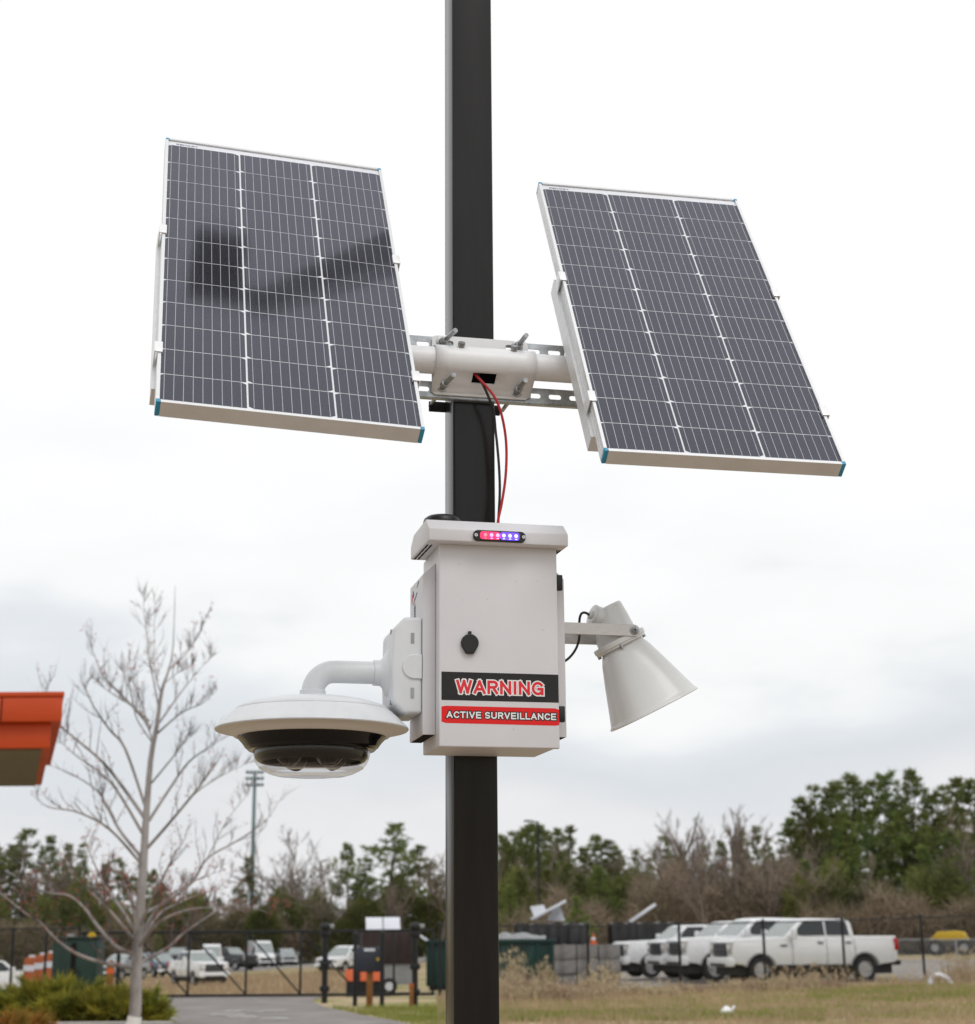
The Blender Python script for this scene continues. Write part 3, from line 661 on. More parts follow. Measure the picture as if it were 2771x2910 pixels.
# --- horn speaker
HV = -.115
hs = rig_thing('horn_speaker', 'white tilted horn loudspeaker on a steel bracket beside the cabinet', 'speaker')
ax = Vector((.455, 0, -.890)).normalized()
hc = Vector((.3495, HV, 2.342))
pv = Vector((.890, 0, .455)).normalized(); qv = ax.cross(pv)
HM = Matrix((pv, qv, ax)).transposed().to_4x4(); HM.translation = hc
MB().lathe([(.050, .008), (.053, .014), (.0575, .022), (.063, .034), (.076, .072), (.089, .112), (.0985, .142), (.1065, .166), (.1095, .1745), (.1135, .1790), (.1140, .1815), (.1125, .1830),
            (.1085, .1815), (.104, .169), (.090, .130), (.06, .040), (.03, .03), (.0001, .03)], 72, HM, .55).build('horn', 'horn_white', hs, smooth=40)
MB().lathe([(.050, -.010), (.064, -.010), (.0655, -.008), (.0655, .002), (.062, .003), (.0615, .008), (.059, .0095), (.050, .0095)], 64, HM, .4).build('flange_ring', 'horn_white', hs, smooth=30)
for a in (20, 110, 200, 290):
    p = HM @ Vector((.0605 * math.cos(R(a)), .0605 * math.sin(R(a)), .004)); MB().cyl(p - ax * .008, p + ax * .010, .0045, n=10).build('flange_bolt', 'zinc', hs)
dr = MB(); vs = []; N = 40
for (t, r, off) in ((-.009, .0535, .0), (-.022, .0525, .0), (-.024, .0515, .0), (-.062, .0435, .0075), (-.0865, .0345, .0155), (-.0925, .0315, .0175), (-.0945, .028, .0175), (-.0945, .0001, .0175)):
    for i in range(N):
        a = 2 * math.pi * i / N; vs.append(HM @ Vector((off + r * math.cos(a), r * math.sin(a), t)))
dr.add(vs, [(i * N + j, i * N + (j + 1) % N, (i + 1) * N + (j + 1) % N, (i + 1) * N + j) for i in range(7) for j in range(N)])
dr.build('driver_cover', 'horn_white', hs, smooth=35)
gd = Vector((-.93, -.12, .30)).normalized(); g0 = Vector((.318, HV, 2.395))
MB().cyl(g0, g0 + gd * .038, .0285, .0275, n=32).cyl(g0 + gd * .0385, g0 + gd * .043, .0290, .0270, n=32).cyl(g0 + gd * .043, g0 + gd * .05, .011, .010, n=16).build('terminal_cover', 'horn_white', hs, bevel=.0012)
for s in (-1, 1):
    v = HV + s * .0665
    br = [(.1885, -.0142), (.1885, .0142), (.3655, .0142)] + [(.3655 + .0142 * math.sin(R(a)), .0142 * math.cos(R(a))) for a in range(15, 180, 15)] + [(.3655, -.0142)]
    zc = 2.362
    q = plate('bracket_arm', [[(u, z + zc) for u, z in br]], .0015, v, 'stainless', hs, .0006)
    MB().cyl((.3655, v, zc), (.3655, v + s * .004, zc), .0115, n=20).cyl((.3655, v + s * .004, zc), (.3655, v + s * .008, zc), .0085, .0065, n=20).build('pivot_screw', 'zinc', q, bevel=.0008)
    MB().box(.3655 - .005, .3655 + .005, v + s * .0085 - .0002, v + s * .0085 + .0002, zc - .001, zc + .001).box(.3655 - .001, .3655 + .001, v + s * .0085 - .0002, v + s * .0085 + .0002, zc - .005, zc + .005).build('cross_slot', 'dark_gap', q)
    MB().cyl((.3655, v - s * .002, zc), (.3655, HV + s * .05, zc), .008, n=12).build('pivot_boss', 'horn_white', q)
MB().box(.1874, .1900, HV - .0668, HV + .0668, 2.3478, 2.3762).build('bracket_base', 'stainless', hs)
wire = MB().tube(smooth_path([(.2745, HV - .005, 2.406), (.262, HV - .012, 2.4115), (.252, HV - .012, 2.411), (.2465, HV - .010, 2.401), (.2468, HV, 2.3794), (.2465, HV, 2.3514), (.237, HV, 2.3233), (.2165, HV, 2.2985), (.188, HV, 2.283)]), .0031, 10)
link('wire', wire.mesh('wire'), 'cable_black', hs, True)

# ------------------------------------------------------------------ orange canopy at the edge
q1, q2 = at(172, 2000, 20.0), at(118, 2232, 25.0)
cp = thing('canopy', 'orange metal canopy corner with a dark slatted soffit', 'canopy', (at(142, 2125, 20).x, 20.0, 0), 0)
zs = at(142, 2125, 20).z; back = at(118, 2232, 25.0); skew = (back.x - at(142, 2125, 20).x) / 5.0
SK = Matrix.Identity(4); SK[0][1] = skew
zb = zs + .01
def skewbox(x0, x1, y0, y1, z0, z1): return MB().box(x0, x1, y0, y1, z0, z1, SK)
skewbox(-9, 0, 0, 5, zs, zs + .30).build('lower_fascia', 'orange_metal', cp, bevel=.01)
skewbox(-9.1, .12, -.12, 5.12, zs + .302, zs + .60).build('upper_fascia', 'orange_metal', cp, bevel=.015)
skewbox(-9.12, .135, -.135, 5.14, zs + .602, zs + .66).build('cap_trim', 'orange_metal', cp, bevel=.01)
for i in range(6): skewbox(-.62 - i * 1.3, -.605 - i * 1.3, -.124, -.1195, zs + .31, zs + .595).build('panel_joint', 'dark_gap', cp)
for i in range(24): skewbox(-8.9, -.10, .10 + i * .2, .27 + i * .2, zs - .025, zs - .002).build('soffit_slat', 'soffit', cp)
for x, y in ((-3.2, .5), (-8.4, .5), (-4.2, 4.5), (-8.6, 4.5)):
    MB().box(x - .12, x + .12, y - .12, y + .12, 0, zs - .026).build('column', 'concrete', cp)
MB().box(-9, -8.75, .3, 4.7, 0, zs - .03).build('wall', 'concrete', cp)

# ------------------------------------------------------------------ vehicles
def tyre_mesh(r, w):
    return MB().lathe([(r * .62, -w / 2), (r * .93, -w / 2), (r, -w * .36), (r, w * .36), (r * .93, w / 2), (r * .62, w / 2)], 28).mesh('tyre')
def rim_mesh(r, w):
    b = MB().lathe([(r * .64, -w * .30), (r * .64, w * .46), (r * .58, w * .48), (r * .55, w * .30), (r * .16, w * .36), (r * .13, w * .42), (.001, w * .42)], 28)
    for k in range(6):
        M = Matrix.Rotation(R(60 * k), 4, 'Z'); b.box(r * .12, r * .58, -r * .055, r * .055, w * .30, w * .44, M)
    return b.mesh('rim')
def make_vehicle(name, label, sp):
    """x forward, y to its left, z up; sp holds outlines in metres"""
    v = thing(name, label, sp['cat']); W = sp['w'] / 2; paint = sp['paint']
    low = []; r = sp['r']; ar = r * 1.22
    def archp(cx):
        q = []
        a0 = math.degrees(math.asin((sp['sill'] - r) / ar))
        for k in range(15):
            a = 180 - a0 - (180 - 2 * a0) * k / 14
            q.append((cx + ar * math.cos(R(a)), r + ar * math.sin(R(a))))
        return q
    def belly(z):                          # the sides bulge at mid height and lean in at the waist
        t = (z - sp['sill']) / (sp['belt'] - sp['sill']); return 1.0 - .050 * abs(t - .48) ** 1.6 / .48 ** 1.6 - (.018 if t > .82 else 0)
    for p in sp['low']:
        if isinstance(p, str): low += archp(sp['axle'][0 if p == 'front' else 1])
        else: low.append(p)
    me = poly_mesh([low], W - .04, .04); me.transform(XZ)
    bm = bmesh.new(); bm.from_mesh(me); zl, zh = sp['sill'], sp['belt']
    for k in range(1, 8):
        q = zl + (zh - zl) * k / 8
        bmesh.ops.bisect_plane(bm, geom=bm.verts[:] + bm.edges[:] + bm.faces[:], plane_co=(0, 0, q), plane_no=(0, 0, 1))
    for q in (sp['nose'] - .55, sp['nose'] - .38, sp['nose'] - .22, sp['nose'] - .1, sp['tail'] + .12, sp['tail'] + .35):
        bmesh.ops.bisect_plane(bm, geom=bm.verts[:] + bm.edges[:] + bm.faces[:], plane_co=(q, 0, 0), plane_no=(1, 0, 0))
    for p in bm.verts: p.co.y *= belly(p.co.z) * (1 - .13 * max(0, (p.co.x - sp['nose'] + .55) / .55) ** 2 - .04 * max(0, (sp['tail'] + .35 - p.co.x) / .35) ** 2)
    bm.to_mesh(me); bm.free(); link('body', me, paint, v, 32)
    x0, x1 = sp['low'][0][0], sp['nose'] - .1
    MB().box(sp['tail'] + .15, sp['nose'] - .15, -W + .22, W - .22, r * .62, sp['belt'] - .35).build('underbody', 'rubber', v)
    zb, zt = sp['belt'], sp['roof']; ti = sp['tumble']
    yy = lambda z: W - .075 - ti * (z - zb) / (zt - zb)
    n = len(sp['cab']); c = MB()
    c.add([(x, s * yy(z), z) for s in (-1, 1) for x, z in sp['cab']],
          [tuple(range(n)), tuple(range(2 * n - 1, n - 1, -1))] + [(i, (i + 1) % n, n + (i + 1) % n, n + i) for i in range(n)])
    cab = c.build('cab', paint, v, bevel=.07, seg=4, ang=12)
    for q in sp['win']:
        for s in (-1, 1):
            m = len(q)
            MB().add([(x, s * (yy(z) + d), z) for d in (-.01, .006) for x, z in q], [tuple(range(m)), tuple(range(2 * m - 1, m - 1, -1))] + [(i, (i + 1) % m, m + (i + 1) % m, m + i) for i in range(m)]).build('side_window', 'car_glass', cab)
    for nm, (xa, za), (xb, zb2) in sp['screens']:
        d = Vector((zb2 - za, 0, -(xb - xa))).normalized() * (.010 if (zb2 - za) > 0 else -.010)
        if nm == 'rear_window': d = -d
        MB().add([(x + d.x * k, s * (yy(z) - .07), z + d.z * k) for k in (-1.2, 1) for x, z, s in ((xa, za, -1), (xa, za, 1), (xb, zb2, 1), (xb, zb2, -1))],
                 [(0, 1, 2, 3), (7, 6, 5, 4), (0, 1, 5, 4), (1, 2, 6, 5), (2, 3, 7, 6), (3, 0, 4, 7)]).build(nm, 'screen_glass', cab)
    N = sp['nose']; g0, g1 = sp['grille']
    gr = MB().box(N - .05, N + .035, -W * .56, W * .56, g0, g1).build('grille', 'black_plastic', v, bevel=.02)
    for k in range(3):
        z = g0 + (g1 - g0) * (.2 + .3 * k); MB().box(N + .03, N + .05, -W * .50, W * .50, z - .035, z + .035).build('grille_bar', sp.get('bar', 'grille_grey'), gr, bevel=.008)
    for s in (-1, 1):
        hl = MB().box(N - .12, N + .02, min(s * W * .60, s * W * .88), max(s * W * .60, s * W * .88), g0 + (g1 - g0) * .12, g1 + .02).build('headlight', 'headlight', v, bevel=.03)
        T = sp['tail']; t0, t1 = sp['lamp']
        MB().box(T - .02, T + .11, min(s * (W - .15), s * (W + .006)), max(s * (W - .15), s * (W + .006)), t0, t1).build('tail_light', 'taillight', v, bevel=.02)
        mz = sp['belt'] + .12; mxx = sp['mirror']
        MB().box(mxx - .09, mxx + .06, min(s * (W + .06), s * (W + .24)), max(s * (W + .06), s * (W + .24)), mz - .15, mz + .16).box(mxx - .03, mxx + .03, min(s * (W - .05), s * (W + .08)), max(s * (W - .05), s * (W + .08)), mz - .05, mz).build('mirror', 'black_plastic' if sp.get('dark_mirror') else paint, v, bevel=.03)
        for hx in sp['handles']: MB().box(hx - .10, hx + .10, min(s * (W - .06), s * (W + .012)), max(s * (W - .06), s * (W + .012)), sp['belt'] - .17, sp['belt'] - .12).build('door_handle', 'grille_grey', v, bevel=.01)
        for hx in sp['seams']: MB().tube([(hx, s * (W * belly(z) + .001), z) for z in [r * 1.35 + (sp['belt'] - .03 - r * 1.35) * i / 8 for i in range(9)]], .009, 6).build('door_seam', 'dark_gap', v)
        for ax_ in sp['axle']:                # dark arch lip
            lp = [(ax_ + ar * 1.0 * math.cos(R(a)), r + ar * math.sin(R(a))) for a in range(12, 169, 12)]
            lo = [(ax_ + ar * 1.10 * math.cos(R(a)), r + ar * 1.10 * math.sin(R(a))) for a in range(12, 169, 12)]
            q_ = len(lp); y_ = s * (W + .004)
            MB().add([(x, y_, z) for x, z in lp] + [(x, y_, z) for x, z in lo] + [(x, y_ - s * .05, z) for x, z in lp] + [(x, y_ - s * .05, z) for x, z in lo],
                     [(i, i + 1, q_ + i + 1, q_ + i) for i in range(q_ - 1)] + [(i, i + 1, 2 * q_ + i + 1, 2 * q_ + i) for i in range(q_ - 1)]).build('arch_lip', paint if sp['cat'] != 'pickup' else 'arch_grey', v)
        MB().box(sp['axle'][1] + ar * 1.1, sp['axle'][0] - ar * 1.1, min(s * (W - .02), s * (W + .012)), max(s * (W - .02), s * (W + .012)), sp['sill'] - .06, sp['sill'] + .05).build('rocker', 'black_plastic', v, bevel=.01)
        MB().box(sp['axle'][0] - ar - .42, sp['axle'][0] - ar - .18, min(s * W, s * (W + .008)), max(s * W, s * (W + .008)), sp['belt'] - .26, sp['belt'] - .20).build('badge', 'grille_grey', v)
    b0, b1 = sp['bump']
    MB().box(N - .1, N + .12, -W * .93, W * .93, b0, b1).build('front_bumper', sp.get('bumper', 'car_white'), v, bevel=.05)
    MB().box(N - .05, N + .125, -W * .6, W * .6, b0 + .02, b0 + .10).build('air_intake', 'black_plastic', v)
    MB().box(sp['tail'] - .10, sp['tail'] + .08, -W + .03, W - .03, b0, b0 + .16).build('rear_bumper', 'black_plastic', v, bevel=.03)
    tm, rm = sp['_t'] if '_t' in sp else (tyre_mesh(r, .28), rim_mesh(r, .28))
    for ax_ in sp['axle']:
        for s in (-1, 1):
            wh = bpy.data.objects.new('wheel', None); C.objects.link(wh); wh.parent = v; wh.location = (ax_, s * (W - .15), r)
            wh.rotation_euler = (R(-90) * s, 0, 0); wh.empty_display_size = .1
            link('tyre', tm, 'rubber', wh, 40); link('rim', rm, 'rim_metal', wh, 40)
    return v
def pickup_spec(paint, **k):
    d = dict(cat='pickup', paint=paint, w=2.03, r=.41, axle=(2.12, -1.56), tail=-2.77, nose=3.10, sill=.52, belt=1.40, roof=2.02, tumble=.16,
             low=[(-2.77, .62), (-2.20, .56), 'rear', (-1.04, .52), (1.6, .52), 'front', (2.70, .56), (3.08, .62), (3.13, 1.18), (3.09, 1.31), (2.94, 1.38), (1.30, 1.44), (-1.20, 1.40), (-1.29, 1.46), (-2.76, 1.45), (-2.79, 1.38)],
             cab=[(-1.27, 1.38), (-1.20, 1.90), (-1.05, 2.0), (.30, 2.03), (.62, 1.98), (1.32, 1.38)],
             win=[[(-.20, 1.48), (-.20, 1.93), (.50, 1.93), (.88, 1.58), (.80, 1.50), (.62, 1.47)], [(-1.08, 1.48), (-1.03, 1.90), (-.98, 1.93), (-.26, 1.93), (-.26, 1.48)]],
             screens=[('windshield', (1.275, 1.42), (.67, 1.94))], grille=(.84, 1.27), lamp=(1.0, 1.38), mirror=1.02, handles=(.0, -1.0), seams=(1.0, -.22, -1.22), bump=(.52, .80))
    d.update(k); return d
def van_spec(paint):
    return dict(cat='van', paint=paint, w=2.0, r=.36, sill=.42, axle=(1.75, -1.75), tail=-2.85, nose=2.72, belt=1.35, roof=2.55, tumble=.12,
                low=[(-2.85, .45), (-2.25, .42), 'rear', (-1.25, .42), (1.25, .42), 'front', (2.25, .42), (2.72, .50), (2.74, .95), (2.60, 1.12), (1.95, 1.38), (-2.85, 1.38)],
                cab=[(-2.83, 1.33), (-2.80, 2.45), (-2.70, 2.55), (.75, 2.55), (1.1, 2.42), (1.95, 1.33)],
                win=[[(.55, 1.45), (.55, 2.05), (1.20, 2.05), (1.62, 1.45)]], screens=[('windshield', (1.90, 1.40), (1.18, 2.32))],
                grille=(.62, .92), lamp=(1.2, 1.9), mirror=1.62, handles=(.65,), seams=(.5, 1.6), bump=(.38, .60), dark_mirror=True)
def suv_spec(paint):
    return dict(cat='car', paint=paint, w=1.88, r=.36, sill=.40, axle=(1.40, -1.40), tail=-2.32, nose=2.30, belt=1.05, roof=1.70, tumble=.20,
                low=[(-2.30, .50), (-1.85, .42), 'rear', (-.9, .39), (.9, .39), 'front', (1.9, .40), (2.28, .50), (2.31, .80), (2.15, .95), (1.15, 1.07), (-2.25, 1.08), (-2.33, .95)],
                cab=[(-2.28, 1.02), (-1.98, 1.60), (-1.80, 1.68), (.0, 1.71), (.38, 1.62), (1.20, 1.02)],
                win=[[(-.05, 1.10), (-.05, 1.60), (.30, 1.58), (.80, 1.18), (.78, 1.10)], [(-1.10, 1.10), (-1.10, 1.60), (-.12, 1.61), (-.12, 1.10)], [(-1.95, 1.12), (-1.75, 1.56), (-1.18, 1.59), (-1.18, 1.12)]],
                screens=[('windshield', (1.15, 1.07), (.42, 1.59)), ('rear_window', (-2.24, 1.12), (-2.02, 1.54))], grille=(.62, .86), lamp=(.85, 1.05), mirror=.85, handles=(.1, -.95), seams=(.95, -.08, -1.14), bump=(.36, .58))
def park(v, p, rz, s=1.0):
    v.location = (p[0], p[1], gz(p[0], p[1]) + .035); v.rotation_euler = (0, 0, rz); v.scale = (s, s, s); return v
LT = 'white pickups parked nose to tail beside the concrete blocks'
base = make_vehicle('pickup_truck', 'white crew cab pickup with its whole side and red tail light showing', pickup_spec('car_white'))
HEAD = R(180 + 15)
park(base, (fx(2293, 56), 56.0), HEAD, .985)
row = ((2163, 59.2, 'white pickup parked directly behind the fully visible white pickup', 1.02), (2086, 62.4, 'third white pickup of the row, its nose between two others', .98), (1966, 65.5, 'white pickup at the concrete block end of the row', .95))
for px, Y, lab, sc in row:
    t = copy_tree(base); t['label'] = lab; park(t, (fx(px, Y), Y), HEAD, sc)
# the far car park behind the gate
t = copy_tree(base); t['label'] = 'white pickup facing the gate on the dry grass'; park(t, (fx(565, 102), 102), R(-62), .98)
t = copy_tree(base); t['label'] = 'white pickup showing only its tail beside the green cabinet'; park(t, (fx(-28, 84), 84), R(30), .95)
van = make_vehicle('van', 'tall white van seen through the gate', van_spec('car_white')); park(van, (fx(742, 172), 172), R(-70))
v2 = copy_tree(van); v2['label'] = 'white van behind the white pickup facing the gate'; park(v2, (fx(603, 150), 150), R(-80), .92)
sv_ = make_vehicle('parked_car', 'silver sport utility car parked beside the tall white van', suv_spec('car_silver')); park(sv_, (fx(815, 176), 176), R(-75))
dk = make_vehicle('pickup_truck', 'dark pickup parked between the white pickup and the tall van', pickup_spec('car_dark', bumper='car_dark')); park(dk, (fx(650, 158), 158), R(-40))
bl = make_vehicle('parked_car', 'dark blue car parked behind the bare tree trunk', suv_spec('car_blue')); park(bl, (fx(455, 132), 132), R(-60), 1.05)
s3 = copy_tree(sv_); s3['label'] = 'silver car right behind the bare tree, next to the blue car'; park(s3, (fx(350, 124), 124), R(-110), 1.05)
s4 = make_vehicle('parked_car', 'white car half hidden behind the dark sign box', suv_spec('car_white')); park(s4, (fx(985, 118), 118), R(-120), 1.05)
b2 = copy_tree(dk); b2['label'] = 'dark pickup parked behind the blue car'; park(b2, (fx(510, 165), 165), R(-90))

# ------------------------------------------------------------------ gate, fences, posts
def wires(mb, p0, p1, h, step, z0=.05):
    """woven diamond wire between two ground points"""
    d = (Vector(p1) - Vector(p0)); L = d.length; d.normalize(); n = int((L + h) / step); t = .0022
    for s in (1, -1):
        for k in range(n):
            a = -h + k * step
            pts = []
            for q, zz in ((a, 0.0), (a + h, h)):
                pts.append([q, zz])
            if pts[0][0] < 0: pts[0] = [0, -a]
            if pts[1][0] > L: pts[1] = [L, L - a]
            if pts[1][0] <= pts[0][0]: continue
            q = [Vector(p0) + d * (x if s > 0 else L - x) + Vector((0, 0, zz + z0)) for x, zz in pts]
            o = Vector((0, 0, t * 1.4)); o2 = Vector((-d.y, d.x, 0)) * t
            mb.add([q[0] - o, q[0] + o + o2, q[0] + o - o2, q[1] - o, q[1] + o + o2, q[1] + o - o2], [(0, 1, 4, 3), (1, 2, 5, 4), (2, 0, 3, 5)])
GY = 48.0
gl_, gr_ = fx(232, GY), fx(1235, GY); gt = at(700, 2647, GY).z; gb = gz(gl_, GY) + .02
gate = thing('sliding_gate', 'long black chain link sliding gate with diagonal braces across the drive', 'gate', (gl_, GY, gb))
GW = gr_ - gl_; GH = gt - gb
for nm, z in (('top_rail', GH), ('bottom_rail', .07)): MB().box(0, GW, -.035, .035, z - .045, z + .03).build(nm, 'black_metal', gate, bevel=.01)
bays = [fx(p, GY) - gl_ for p in (236, 383, 539, 702, 856, 1022, 1120, 1230)]
for i, x in enumerate(bays):
    MB().box(x - .03, x + .03, -.03, .03, .10, GH - .046).build('upright', 'black_metal', gate, bevel=.008)
    if i < len(bays) - 1 and i < 5:
        y = bays[i + 1]; MB().tube([(x + .03, .0, GH - .05), (y - .03, 0, .12)], .024, 8).build('brace', 'black_metal', gate)
gm = MB(); wires(gm, (0, .05, 0), (GW, .05, 0), GH - .1, .09); gm.build('chain_mesh', 'black_metal', gate)['kind'] = 'stuff'
def post(name, label, cat, px, Y, toppy, r, cap=None, group=None, rgroup=None):
    g = gp(px, Y); t = thing(name, label, cat, g, 0, group); hh = at(px, toppy, Y).z - g.z
    MB().cyl((0, 0, -.1), (0, 0, hh), r, n=16).build('shaft', 'black_metal', t, smooth=40)
    if cap == 'roller':
        for z in (hh - .12, .35, hh * .52): MB().box(-.12, .12, -.09, .12, z - .07, z + .07).build('roller_bracket', 'black_metal', t, bevel=.02)
        MB().lathe([(.001, hh + .17), (.08, hh + .15), (.13, hh + .08), (.13, hh + .02), (.09, hh - .03)], 20).build('roller_cap', 'black_metal', t, smooth=True)
        MB().box(.10, .22, -.05, .05, hh + .02, hh + .12).build('sensor', 'grey_metal', t, bevel=.01)
    else:
        MB().lathe([(.001, hh + .05), (r * .8, hh + .035), (r * 1.25, hh), (r * 1.25, hh - .05)], 16).build('cap', 'black_metal', t, smooth=True)
    return t
post('gate_post', 'thick black gate roller post at the edge of the drive', 'post', 925, 44.0, 2640, .075, 'roller')
post('gate_post', 'thick black gate roller post beside the brown wooden stub', 'post', 1180, 41.0, 2640, .07, 'roller')
post('guard_post', 'slim black post left of the dark sign box on the grass', 'post', 1011, 42.3, 2652, .055)
post('guard_post', 'slim black post right of the dark sign box on the grass', 'post', 1087, 41.0, 2650, .055)
# fence running off to the left of the gate
def fence(label, p0, p1, hh, npost, m, prail, mesh=True, step=.09):
    p0, p1 = Vector(p0), Vector(p1); f = thing('chain_link_fence', label, 'fence', p0)
    d = p1 - p0
    for i in range(npost):
        q = d * (i / (npost - 1)); zq = gz(p0.x + q.x, p0.y + q.y) - p0.z
        MB().cyl((q.x, q.y, zq - .1), (q.x, q.y, q.z + hh + .03), prail, n=10).build('fence_post', m, f)
    MB().tube([(0, 0, hh), (d.x, d.y, d.z + hh)], prail * .55, 8).build('top_rail', m, f)
    if mesh:
        k = MB(); wires(k, (0, 0, 0), (d.x, d.y, d.z), hh - .05, step); k.build('chain_mesh', m, f)['kind'] = 'stuff'
    return f
g0_ = gp(-60, 46.0); fence('black chain link fence behind the junipers', g0_, gp(226, 47.6), at(100, 2640, 47).z - g0_.z, 4, 'black_metal', .035)
FR = [(1250, 47.0), (1670, 49.5), (1930, 51.0), (2170, 52.5), (2395, 54.0), (2620, 55.5), (2860, 57.0)]
a, b = gp(1250, 47.0), gp(2860, 57.0)
ff = thing('chain_link_fence', 'black chain link fence on the grass bank before the white pickups', 'fence', a)
tops = []
for p, Y in FR:
    g = gp(p, Y) - a; tops.append((g.x, g.y, g.z + 1.95))
    MB().cyl((g.x, g.y, g.z - .1), (g.x, g.y, g.z + 2.0), .042, n=12).lathe([(.001, 2.06), (.05, 2.03), (.055, 1.98)], 12, Matrix.Translation(g)).build('fence_post', 'black_metal', ff)
MB().tube(tops, .02, 8).build('top_rail', 'black_metal', ff)
k = MB()
for (p, Y), (q, Z) in zip(FR, FR[1:]):
    wires(k, gp(p, Y) - a, gp(q, Z) - a, 1.9, .085)
k.build('chain_mesh', 'black_metal', ff)['kind'] = 'stuff'
g = gp(2430, 72); fence('silver chain link fence behind the tail of the white pickup', g, gp(2900, 74), at(2650, 2668, 73).z - g.z, 6, 'grey_metal', .04, step=.07)

# ------------------------------------------------------------------ things in the yard
def ground_thing(name, label, cat, px, Y, rz=0.0, group=None): return thing(name, label, cat, gp(px, Y), rz, group)
# green utility cabinet behind the junipers
g = ground_thing('utility_cabinet', 'tall dark green utility cabinet with double doors behind the junipers', 'cabinet', 226, 42.0)
zt = at(226, 2668, 42).z - g.location.z
MB().box(-.54, .54, -.4, .4, 0, zt).build('body', 'green_cabinet', g, bevel=.02)
MB().box(-.58, .58, -.44, .44, zt + .001, zt + .05).build('lid', 'green_cabinet', g, bevel=.01)
for s in (-1, 1):
    d = MB().box(min(s * .03, s * .50), max(s * .03, s * .50), -.43, -.401, .10, zt - .08).build('door', 'green_cabinet', g, bevel=.01)
    MB().box(s * .10 - .02, s * .10 + .02, -.46, -.431, zt * .45, zt * .55).build('handle', 'black_plastic', d)
MB().box(-.07, .03, -.45, -.4312, .55, zt - .10).build('cable_duct', 'gloss_black', g)
MB().box(-.2, -.05, -.4, -.3, zt + .051, zt + .12).build('vent', 'grey_metal', g)
g = ground_thing('sign_post', 'small round yellow marker on a thin post by the green cabinet', 'sign', 262, 44.5); zt = at(262, 2660, 44.5).z - g.location.z
MB().cyl((0, 0, 0), (0, 0, zt), .02, n=8).build('post', 'grey_metal', g)
MB().cyl((0, -.03, zt), (0, -.022, zt), .105, n=24).build('marker_disc', 'yellow_paint', g)
# orange drums and posts
def drum(px, Y, hgt, label, group=None):
    g = ground_thing('traffic_drum', label, 'traffic drum', px, Y, 0, group); r = .29
    MB().lathe([(r * 1.2, 0), (r * 1.2, .06), (r, .08), (r * .97, hgt * .3), (r * .93, hgt * .31), (r * .88, hgt * .62), (r * .84, hgt * .63), (r * .78, hgt * .95), (r * .6, hgt), (.001, hgt)], 24).build('shell', 'orange_worn', g, smooth=40)
    for z in (.70,): MB().lathe([(r * (.985 - .19 * z), hgt * z), (r * (.975 - .19 * z) , hgt * (z + .13))], 24).build('white_band', 'white_panel', g, smooth=True)
    MB().box(-.09, .09, -.02, .02, hgt, hgt + .07).build('handle', 'white_panel', g)
for px, Y in ((95, 52), (126, 51), (150, 50.2)): drum(px, Y, 1.35, 'faded orange traffic drum in a row beside the green cabinet', 'orange drums beside the green cabinet')
g = ground_thing('bollard', 'orange painted steel bollard to the right of the green cabinet', 'bollard', 318, 47.0); zt = at(318, 2738, 47).z - g.location.z
MB().cyl((0, 0, 0), (0, 0, zt), .10, n=20).lathe([(.10, zt), (.08, zt + .05), (.001, zt + .07)], 20).build('pipe', 'brown_post', g, smooth=40)
MB().cyl((0, 0, zt * .72), (0, 0, zt * .86), .103, n=20).build('band', 'orange_plastic', g)
g = ground_thing('guard_post', 'short dark post beside the orange bollard', 'post', 340, 46.0); zt = at(340, 2715, 46).z - g.location.z
MB().cyl((0, 0, 0), (0, 0, zt), .055, n=16).lathe([(.06, zt), (.04, zt + .05), (.001, zt + .06)], 16).build('shaft', 'black_metal', g, smooth=40)
# sign box on a brown post
g = ground_thing('control_pedestal', 'dark navy gate control box on a brown wooden post', 'gate control', 1052, 41.5)
z0, z1 = at(1052, 2762, 41.5).z - g.location.z, at(1052, 2692, 41.5).z - g.location.z
MB().box(-.075, .075, -.07, .07, -.1, z0 + .01).build('wood_post', 'brown_post', g, bevel=.01)
b = MB().box(-.34, .30, -.13, .13, z0, z1).build('box', 'navy_box', g, bevel=.02)
MB().box(-.13, .13, -.14, -.131, z1 - .09, z1 - .03).build('white_label', 'white_panel', b)
MB().box(.17, .23, -.14, -.131, z0 + .26, z0 + .33).build('yellow_dot', 'yellow_paint', b)
g = ground_thing('wooden_stub', 'short brown wooden stub leaning by the black gate post', 'post', 1170, 40.8)
MB().prism([(-.05, -.05), (.05, -.05), (.05, .05), (-.05, .05)], -.1, .55, 'z').build('stake', 'brown_post', g, bevel=.008)
MB().box(-.056, .056, -.056, .056, .48, .56).build('painted_tip', 'orange_worn', g)
# orange barricade behind the gate
g = ground_thing('plastic_barrier', 'low orange plastic water barrier seen through the gate', 'barrier', 1036, 60.0)
z0, z1 = at(1036, 2788, 60).z - g.location.z, at(1036, 2755, 60).z - g.location.z
for k in range(3):
    x = -.64 + .44 * k
    MB().prism([(-.28, z0), (.28, z0), (.20, z0 + (z1 - z0) * .4), (.11, z1), (-.11, z1), (-.20, z0 + (z1 - z0) * .4)], x, x + .42, 'x').build('segment', 'orange_plastic', g, bevel=.02)
MB().box(-.6, .6, -.2, .2, 0, z0 + .02).build('skid', 'black_metal', g)
